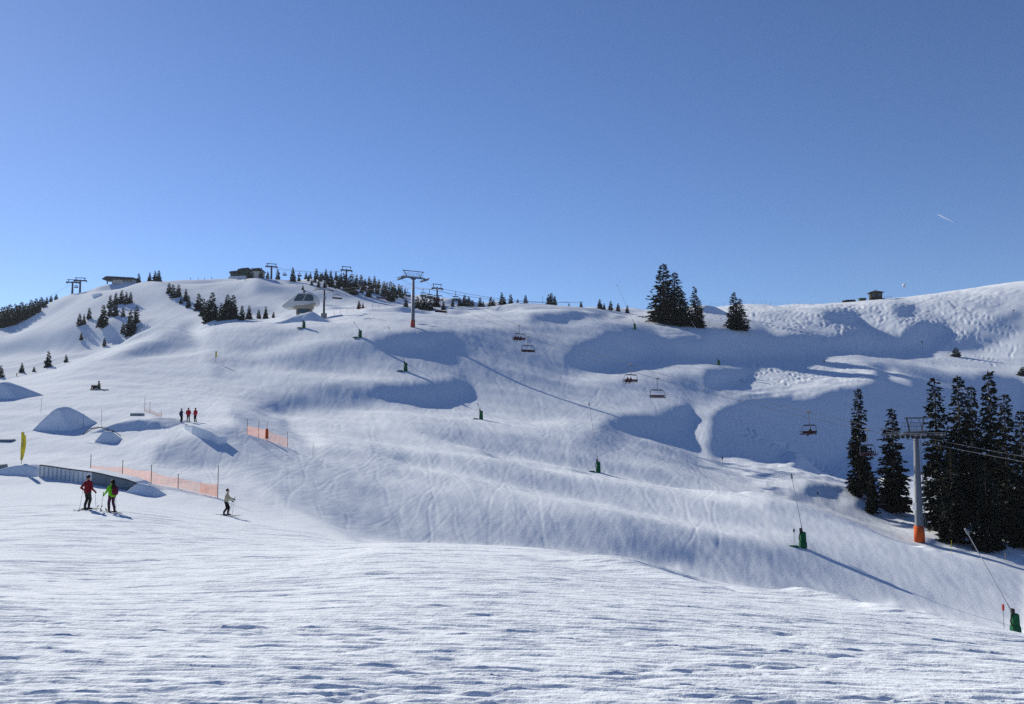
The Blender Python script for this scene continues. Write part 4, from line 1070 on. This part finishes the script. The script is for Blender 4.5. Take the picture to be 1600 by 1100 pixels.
MB().tube([(-.4,.1,.95), (-.4,.1,-.9)], .07, 6).build("leg", M["dark_steel"], t); MB().tube([(.4,.1,.95), (.4,.1,-.9)], .07, 6).build("leg", M["dark_steel"], t)
MB().box((-.9,.5,.1), (.5,.9,1.5)).build("wooden_support", M["wood"], t)
def slab(name, label, st, d0, d1, thick, sidem, split=None, m2=None, cat="box", battens=True):
    """a long park box: stations (x, top, foot) in the photograph give its run, each at its own distance"""
    B = [locate(px, b, d0, d1) for px, t_, b in st]; o = B[0]
    dz = [(b - t_)/FPX*p.y for (px, t_, b), p in zip(st, B)]
    t = thing(name, o, 0, label, cat)
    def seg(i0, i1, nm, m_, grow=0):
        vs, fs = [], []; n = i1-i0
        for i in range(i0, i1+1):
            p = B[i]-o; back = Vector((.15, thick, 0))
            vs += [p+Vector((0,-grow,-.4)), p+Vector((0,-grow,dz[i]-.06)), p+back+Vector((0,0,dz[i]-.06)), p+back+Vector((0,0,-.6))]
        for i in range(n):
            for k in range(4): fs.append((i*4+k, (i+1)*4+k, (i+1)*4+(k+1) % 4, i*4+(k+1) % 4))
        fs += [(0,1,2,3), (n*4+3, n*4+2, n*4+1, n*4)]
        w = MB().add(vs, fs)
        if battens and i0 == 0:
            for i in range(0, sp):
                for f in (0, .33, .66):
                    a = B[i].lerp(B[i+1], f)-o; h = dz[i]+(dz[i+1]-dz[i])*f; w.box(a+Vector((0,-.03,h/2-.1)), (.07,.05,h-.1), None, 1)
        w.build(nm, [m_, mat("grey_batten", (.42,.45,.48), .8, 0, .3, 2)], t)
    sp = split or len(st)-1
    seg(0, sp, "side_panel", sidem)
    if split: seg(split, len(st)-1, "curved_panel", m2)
    cap = MB(); vs, fs = [], []
    for i in range(len(st)):
        p = B[i]-o+Vector((0, 0, dz[i])); back = Vector((.15, thick, 0))
        vs += [p+Vector((0,-.05,-.06)), p+Vector((0,-.05,.03)), p+back+Vector((0,.05,.03)), p+back+Vector((0,.05,-.06))]
    n = len(st)-1
    for i in range(n):
        for k in range(4): fs.append((i*4+k, (i+1)*4+k, (i+1)*4+(k+1) % 4, i*4+(k+1) % 4))
    fs += [(0,1,2,3), (n*4+3, n*4+2, n*4+1, n*4)]
    cap.add(vs, fs).build("snow_top", SNOW, t)
    if battens:
        lip = MB()
        for i in range(n): lip.beam(B[i]-o+Vector((0,-.06,dz[i]-.02)), B[i+1]-o+Vector((0,-.06,dz[i+1]-.02)), .07, .09)
        lip.build("top_edge", M["dark_steel"], t)
    return t
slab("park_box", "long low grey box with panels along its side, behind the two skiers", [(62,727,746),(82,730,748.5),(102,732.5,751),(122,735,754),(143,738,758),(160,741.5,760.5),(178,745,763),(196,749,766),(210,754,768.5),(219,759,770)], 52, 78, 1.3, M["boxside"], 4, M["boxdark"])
mound("snow ramp at the right end of the grey box", 226, 773, 48, 75, 1.5, 1.5, .75, lambda x, y: smin(1.0, (y+.5)*4, (1-y)*1.2, (.7-abs(x))*2.2), 0, "snow_jump")
slab("park_box", "short snow covered box jutting over the ledge below the three people", [(288,665,671),(300,665.5,679),(314,670,685),(328,677,690),(341,684,696)], 78, 112, 2.2, SNOW, battens=False)
for px, py, w, h, lab in ((8, 690, 1.9, .22, "dark slab standing in for shadow at the left edge above the yellow flag"), (1, 733, .7, .4, "small dark block at the left edge below the yellow flag"), (7, 598, .6, .5, None)):  # the flat slab above the flag is added as a dark shadow
    if lab is None: continue
    p = locate(px, py, 52, 130); o = MB().box((0,0,h*.4), (w, .9, h), None, 0, .85).build("park_box", M["boxdark"]); o.location = p; tag(o, lab, "box")
o = MB().box((0,0,.2), (.8,.5,.9), None, 0, .8).build("padding_block", M["redpad"]); o.location = locate(3, 600, 100, 170)+Vector((0,0,.3)); tag(o, "small reddish padding block on top of the left edge ramp", "padding")

# ------------------------------------------------------------------ buildings
def poly_scale(p, k): return [(x*k, z*k) for x, z in p]
K = 60/FPX*STN.y/10
base = locate(440, 489, 240, 340); yst = ST.y + 6; base = Vector((at(440, 489, yst).x, yst, at(440, 490, yst).z))
t = thing("lift_station", base, 0, "silver domed valley station of the chairlift with dark windows", "lift station")
prof = poly_scale([(0,2.2),(.25,2.75),(1.2,3.5),(2.6,4.5),(3.8,5.5),(4.6,6.05),(6,6.15),(8.2,6.1),(9.0,5.75),(9.6,5.0),(9.9,4.0),(9.8,3.1),(9.2,2.6),(4.2,2.5),(2.6,1.75),(.6,1.7),(.1,1.85)], K)
o = MB().prism(prof, 0, 7.0).build("hull", M["silver"], t); bv = o.modifiers.new("b", 'BEVEL'); bv.width = .9; bv.segments = 4; bv.limit_method = 'ANGLE'
o = MB().prism(poly_scale([(3.5,4.0),(4.7,5.75),(8.1,5.75),(8.9,5.4),(9.3,4.5),(9.1,3.7),(3.6,3.7)], K), -.10, .6).build("window_band", M["glass"], t)
MB().prism(poly_scale([(5.9,3.7),(6.1,3.7),(7.3,5.78),(7.1,5.78)], K), -.16, -.08).build("window_mullion", M["silver"], t)
w = MB(); w.box((6.2*K, 1.2, 2.0*K), (5.6*K, 2.0, 1.0*K)); w.box((8.4*K, .6, 2.6*K), (2.6*K, 1.6, .5*K), Matrix.Rotation(-.25, 3, 'Y')); w.build("drive_machinery", M["beige"], t)
for x in (4.2, 7.9): MB().box((x*K, 3.0, .6*K), (.9*K, 1.4, 3.4*K)).build("pillar", M["beige"], t)
MB().box((6.1*K, 1.6, .75*K), (3.4*K, 2.2, 1.2*K)).build("platform_kiosk", M["glass"], t)
mound("bank of snow heaped in front of the valley station", 470, 501, 240, 330, 9, 6, 2.2, lambda x, y: smin(1.0, (y+.9)*1.3, (1-y)*1.2, (.95-abs(x))*1.3), 0, "snow_bank", 44, None)
rnet = thing("safety_net", Vector((at(572, 491, ST.y+2).x, ST.y+2, at(572, 491, ST.y+2).z)), 0, "faint red boundary net on the snow right of the valley station", "safety net", "orange nets of the snow park")
rp = MB()
for k in range(9):
    px = 522 + k*10; y = ST.y + 4 + k*.3; q = at(px, 489, y); q.z = ground(q.x, y) - rnet.location.z; q.x -= rnet.location.x; q.y -= rnet.location.y
    MB().tube([q, q+Vector((0,0,1.9))], .05, 5).build("post", M["redpole"], rnet); rp.beam(q+Vector((0,0,1.1)), q+Vector((2.1,.3,1.1)), .03)
rp.build("rail_line", M["redpole"], rnet)

def hut(p, w, d, h, label):
    t = thing("mountain_hut", p, -.25, label, "hut")
    MB().box((0,0,h/2-.5), (w,d,h+1)).build("wall", M["wood"], t)
    W_, D_ = w/2+.95, d/2+.9
    r = MB().add([(-W_,-D_,h-.15),(W_,-D_,h-.15),(W_,D_,h-.15),(-W_,D_,h-.15),(-.5,0,h+1.25),(.5,0,h+1.25),(-W_,-D_,h-.33),(W_,-D_,h-.33),(W_,D_,h-.33),(-W_,D_,h-.33)],
        [(0,1,5,4),(2,3,4,5),(1,2,5),(3,0,4),(9,8,7,6),(6,7,1,0),(7,8,2,1),(8,9,3,2),(9,6,0,3)])
    rf = r.build("roof", M["shingle"], t); MB().box((.05,0,h+1.4), (.35,.35,.5)).build("chimney", M["wood"], rf)
    for x in (-.28*w, .26*w): 
        wn_ = MB().box((x,-d/2-.02,h*.56), (w*.26,.08,h*.42)).build("window", M["glass"], t); MB().box((x,-d/2-.05,h*.33), (w*.30,.12,.08)).build("sill", M["wood"], wn_)
    dk = MB(); dk.box((0,-d/2-.7,.1), (w+1.6,1.4,.25)); dk.build("deck", M["wood"], t)
    return t
ph = locate(1368, 461, 380, 480); kk = ph.y/FPX
hut(ph, 17*kk, 14*kk, 11*kk, "small dark wooden hut with an overhanging roof on the right skyline")
p = locate(1326, 463, 330, 480); o = thing("wood_stack", p, -.15, "long low dark stack on the skyline left of the hut", "stack"); MB().box((0,0,.1), (19*kk,2.5,1.6)).build("logs", M["wood"], o); MB().box((1.5*kk,0,1.05), (13*kk,2.9,.3)).build("cover", M["shingle"], o)
p = locate(1347, 461, 330, 480); o = thing("storage_box", p, -.1, "green grey storage box between the low stack and the hut", "box"); MB().box((0,0,.5), (10*kk,2.2,1.6)).build("body", M["greenwood"], o); MB().box((0,0,1.4), (11*kk,2.5,.2)).build("lid", M["shingle"], o)
p = locate(1387, 459, 330, 480); o = thing("railing", p, 0, "thin wooden railing to the right of the hut", "railing")
for k in range(4): MB().beam((-2+k*1.4,0,-.4), (-2+k*1.4,0,1.1), .1).build("post", M["wood"], o)
MB().beam((-2.1,0,1.05), (2.3,0,1.05), .09).build("rail", M["wood"], o)
def wire_fence(xs, ys, d, hp, label):
    q0 = at(xs[0], ys[0], d); t = thing("wire_fence", q0, 0, label, "fence"); prev = None; wr = MB()
    for px, py in zip(xs, ys):
        u, s_ = to_us(px, py); p = locate(px, py, d-90, d+90) - q0
        MB().beam(p-Vector((0,0,.4)), p+Vector((0,0,hp*TR.uniform(.8, 1.1))), .09).build("post", M["greypole"], t)
        if prev is not None: wr.beam(prev+Vector((0,0,hp*.8)), p+Vector((0,0,hp*.8)), .02); wr.beam(prev+Vector((0,0,hp*.4)), p+Vector((0,0,hp*.4)), .02)
        prev = p
    wr.build("wire", M["greypole"], t)
wire_fence([1110,1120,1131,1163,1176,1190,1196,1204,1220,1232,1248,1266,1284,1300,1311], [472,472,472,471,471,470,470,470,469,468,467,466,465,464,463], 410, 2.0, "thin wire fence with bare posts along the right skyline")

pr = locate(188, 441, 540, 680); kk = pr.y/FPX
t = thing("mountain_restaurant", pr, .06, "long low building with a dark flat roof on the left summit ridge", "building")
MB().box((6*kk,2,2.1*kk), (32*kk,9,6.5*kk)).build("wall", M["plaster"], t)
r = MB().prism([(-24*kk,4.6*kk),(-25.5*kk,5.6*kk),(-20*kk,9.6*kk),(-17*kk,10.2*kk),(23*kk,8.4*kk),(24*kk,7.0*kk),(22*kk,5.2*kk),(-4*kk,5.0*kk)], -4, 8).build("roof", M["shingle"], t)
MB().box((-20*kk,0,2*kk), (1.2*kk,1,6*kk)).build("post", M["wood"], t); MB().box((-12*kk,0,2*kk), (1.2*kk,1,6*kk)).build("post", M["wood"], t)
for x in (8, 13, 18): MB().box((x*kk,-2.6,3.2*kk), (3.0*kk,.4,2.2*kk)).build("window", M["glass"], t)
p = locate(152, 464, 450, 660); o = MB().box((0,0,.4), (11*kk,3,2.2), Matrix.Rotation(-.18, 3, 'Y')).build("snow_shelter", SNOW); o.location = p; tag(o, "small snow covered shelter roof on the left hillside below the ridge", "shelter")
ps_ = locate(376, 429, 560, 680); kk = ps_.y/FPX
t = thing("summit_building", ps_, .0, "stepped dark building on the summit left of the first far pylon", "building")
MB().box((0,3,3*kk), (30*kk,10,11*kk)).build("wall", M["greenwood"], t)
MB().prism([(-19*kk,-3*kk),(-15*kk,3*kk),(16*kk,4*kk),(17*kk,-4*kk)], -4, -2.1).build("lower_wall", M["boxside"], t)
MB().prism([(-15.5*kk,8*kk),(-15*kk,11*kk),(-7*kk,11.8*kk),(0,12.4*kk),(0,9*kk)], -4, 8).build("lower_roof", M["shingle"], t)
MB().prism([(-4*kk,11.5*kk),(-2*kk,14.8*kk),(4*kk,16.2*kk),(14*kk,17*kk),(15.5*kk,16*kk),(15*kk,13.5*kk),(8*kk,13*kk)], -3.6, 8.4).build("upper_roof", M["shingle"], t)
MB().box((5*kk,2,10.5*kk), (14*kk,8,6*kk)).build("upper_storey", M["greenwood"], t)
for x in (-11, -6, 1): MB().box((x*kk,-2.06,6*kk), (3*kk,.2,2.6*kk)).build("window", M["glass"], t)
p = locate(402, 431, 560, 680)
t = thing("summit_building", p, 0, "small grey annexe with a dark roof half hidden by spruces at the summit", "building")
MB().box((0,3,4*kk), (13*kk,7,10*kk)).build("wall", M["plaster"], t)
MB().prism([(-8*kk,9*kk),(-6*kk,12.6*kk),(3*kk,13.4*kk),(8*kk,9*kk)], -1, 7.5).build("roof", M["shingle"], t)

# ------------------------------------------------------------------ the far lifts
def far_pylon(px, top, base, d0, d1, rz, label, wide=1.0):
    p = locate(px, base, d0, d1); h = (base-top)/FPX*p.y
    t = thing("lift_pylon", p, rz, label, "lift pylon", "far lift pylons"); k = p.y/FPX
    MB().tube([(0,0,-1), (0,0,h*.86)], [1.7*k, 1.25*k], 8).build("shaft", M["dark_steel"], t)
    b = MB(); b.box((0,0,h*.80), (19*k*wide,1.6*k,2.0*k)); b.build("crossarm", M["dark_steel"], t)
    g = MB()
    for s in (-1, 1): g.beam((s*5.5*k,0,h*.82), (s*7*k,0,h*.97), .8*k)
    g.box((0,0,h*.98), (16*k*wide,1*k,1.0*k)); g.build("gantry", M["dark_steel"], t)
    for s in (-1, 1): MB().beam((s*8.5*k*wide,-3*k,h*.76), (s*8.5*k*wide,3*k,h*.76), 1.2*k).build("sheave_assembly", M["dark_steel"], t)
    return p + Vector((0, 0, h*.76)), k
fa, k1 = far_pylon(424, 406, 431, 560, 700, .5, "first far lift pylon right of the summit building, against the sky")
fb_, k2 = far_pylon(541, 416, 447, 480, 680, .5, "second far lift pylon rising from the ridge wood")
u, s_ = to_us(683, 474); fcP = at(683, 474, 372)
fc_, k3 = far_pylon(683, 440, 476, 340, 420, .5, "third far lift pylon right of the middle pylon behind the crest")
u, s_ = to_us(900, 474); fd_ = Vector((u*345, 345, ground(u*345, 345) + 2))
FCH = MB(); FCH.beam((0,0,0), (0,0,-1.8), .18); FCH.box((0,0,-2.0), (2.4,.5,.3)); FCH.box((0,-.1,-3.2), (2.6,.8,.9)); fch = FCH.mesh("lift_chair", M["dark_steel"])
for sd, nm in ((-1, "near"), (1, "far")):
    o_ = Vector((sd*7.5*k2, 0, 0))
    rope([rope_pts(fa+o_, fb_+o_, 2.0, 16), rope_pts(fb_+o_, fc_+o_, 3.0, 16), rope_pts(fc_+o_, fd_+o_, 2.0, 10)], .07, f"{nm} rope of the far lift running down behind the ridge wood")
for i, (px, a, b, sg_, sd) in enumerate(((445,fa,fb_,2,-1),(468,fa,fb_,2,1),(500,fa,fb_,2,-1),(550,fb_,fc_,3,1),(563,fb_,fc_,3,-1),(598,fb_,fc_,3,1),(637,fb_,fc_,3,-1),(661,fb_,fc_,3,1),(671,fb_,fc_,3,-1),(712,fc_,fd_,2,1))):
    o_ = Vector((sd*7.5*k2, 0, 0)); o = link(bpy.data.objects.new("lift_chair", fch)); o.location = on_rope(a+o_, b+o_, sg_, px); o.rotation_euler = (0,0,.5); o.scale = (1.1,)*3
    where = ("between the first and second far pylons" if i < 3 else "between the second and third far pylons" if i < 9 else "right of the third far pylon")
    tag(o, f"tiny dark chair hanging {where}, {ORD[i if i < 3 else i-3 if i < 9 else 0]} from the left", "chairlift chair", "chairs of the far lift")
la, k4 = far_pylon(113, 433, 456, 560, 720, .2, "slightly leaning left one of two pylons on the far left ridge")
lb, k5 = far_pylon(125, 429, 453, 560, 720, .2, "upright taller right one of two pylons on the far left ridge")
lz = at(-60, 520, 640)
rope([rope_pts(lb, la, .1, 4), rope_pts(la, lz, 4, 16)], .07, "rope of the left ridge lift dropping to the left")
o = link(bpy.data.objects.new("lift_chair", fch)); o.location = la.lerp(lb, .5) + Vector((0,0,-.5)); o.scale = (1.2,)*3; tag(o, "tiny dark chair hanging between the two left ridge pylons", "chairlift chair", "chairs of the left ridge lift")

# ------------------------------------------------------------------ the thin winter haze
hz = link(bpy.data.objects.new("haze", MB().box((0, 420, -15), (1500, 900, 350)).mesh("haze", [])))
hz["kind"] = "stuff"; hz["label"] = "thin bluish winter haze over the slopes"
hmat = bpy.data.materials.new("haze_air"); hmat.use_nodes = True; hn = hmat.node_tree.nodes; hn.clear()
ho = hn.new("ShaderNodeOutputMaterial"); hv = hn.new("ShaderNodeVolumePrincipled")
hv.inputs["Color"].default_value = (.80, .88, 1.0, 1); hv.inputs["Density"].default_value = HAZE; hv.inputs["Anisotropy"].default_value = 0.0
hmat.node_tree.links.new(hv.outputs[0], ho.inputs["Volume"]); hz.data.materials.append(hmat)

# ------------------------------------------------------------------ in the sky
mmat = mat("moon_dust", (1, 1, .98), .9, 0, .06, .03, 0, 1, 0); mn = mmat.node_tree.nodes; mt_ = mn.new("ShaderNodeBsdfTransparent"); mm_ = mn.new("ShaderNodeMixShader"); mm_.inputs[0].default_value = .62
mmat.node_tree.links.new(mt_.outputs[0], mm_.inputs[1]); mmat.node_tree.links.new(mn["Principled BSDF"].outputs[0], mm_.inputs[2]); mmat.node_tree.links.new(mm_.outputs[0], mn["Material Output"].inputs[0])
mo = link(bpy.data.objects.new("moon", MB().ball((0,0,0), 48, 32, 20).mesh("moon", mmat, True)))
mo.location = at(1413, 446, 20000); tag(mo, "small bright half moon low in the sky right of the hut", "moon")
cmat = mat("ice_trail", (.9,.9,.9), 1, 0); cn = cmat.node_tree.nodes; tl = cn.new("ShaderNodeBsdfTranslucent"); tp = cn.new("ShaderNodeBsdfTransparent"); mx_ = cn.new("ShaderNodeMixShader"); mx_.inputs[0].default_value = .15
cmat.node_tree.links.new(tp.outputs[0], mx_.inputs[1]); cmat.node_tree.links.new(tl.outputs[0], mx_.inputs[2]); cmat.node_tree.links.new(mx_.outputs[0], cn["Material Output"].inputs[0])
a, b = at(1465, 335, 15000), at(1490, 347, 15000)
o = MB().tube([a-a, (b-a)*.1, (b-a)*.5, b-a], [3, 12, 10, 2], 8).build("contrail", cmat, None, True); o.location = a; tag(o, "short white vapour trail in the sky at the upper right", "contrail")
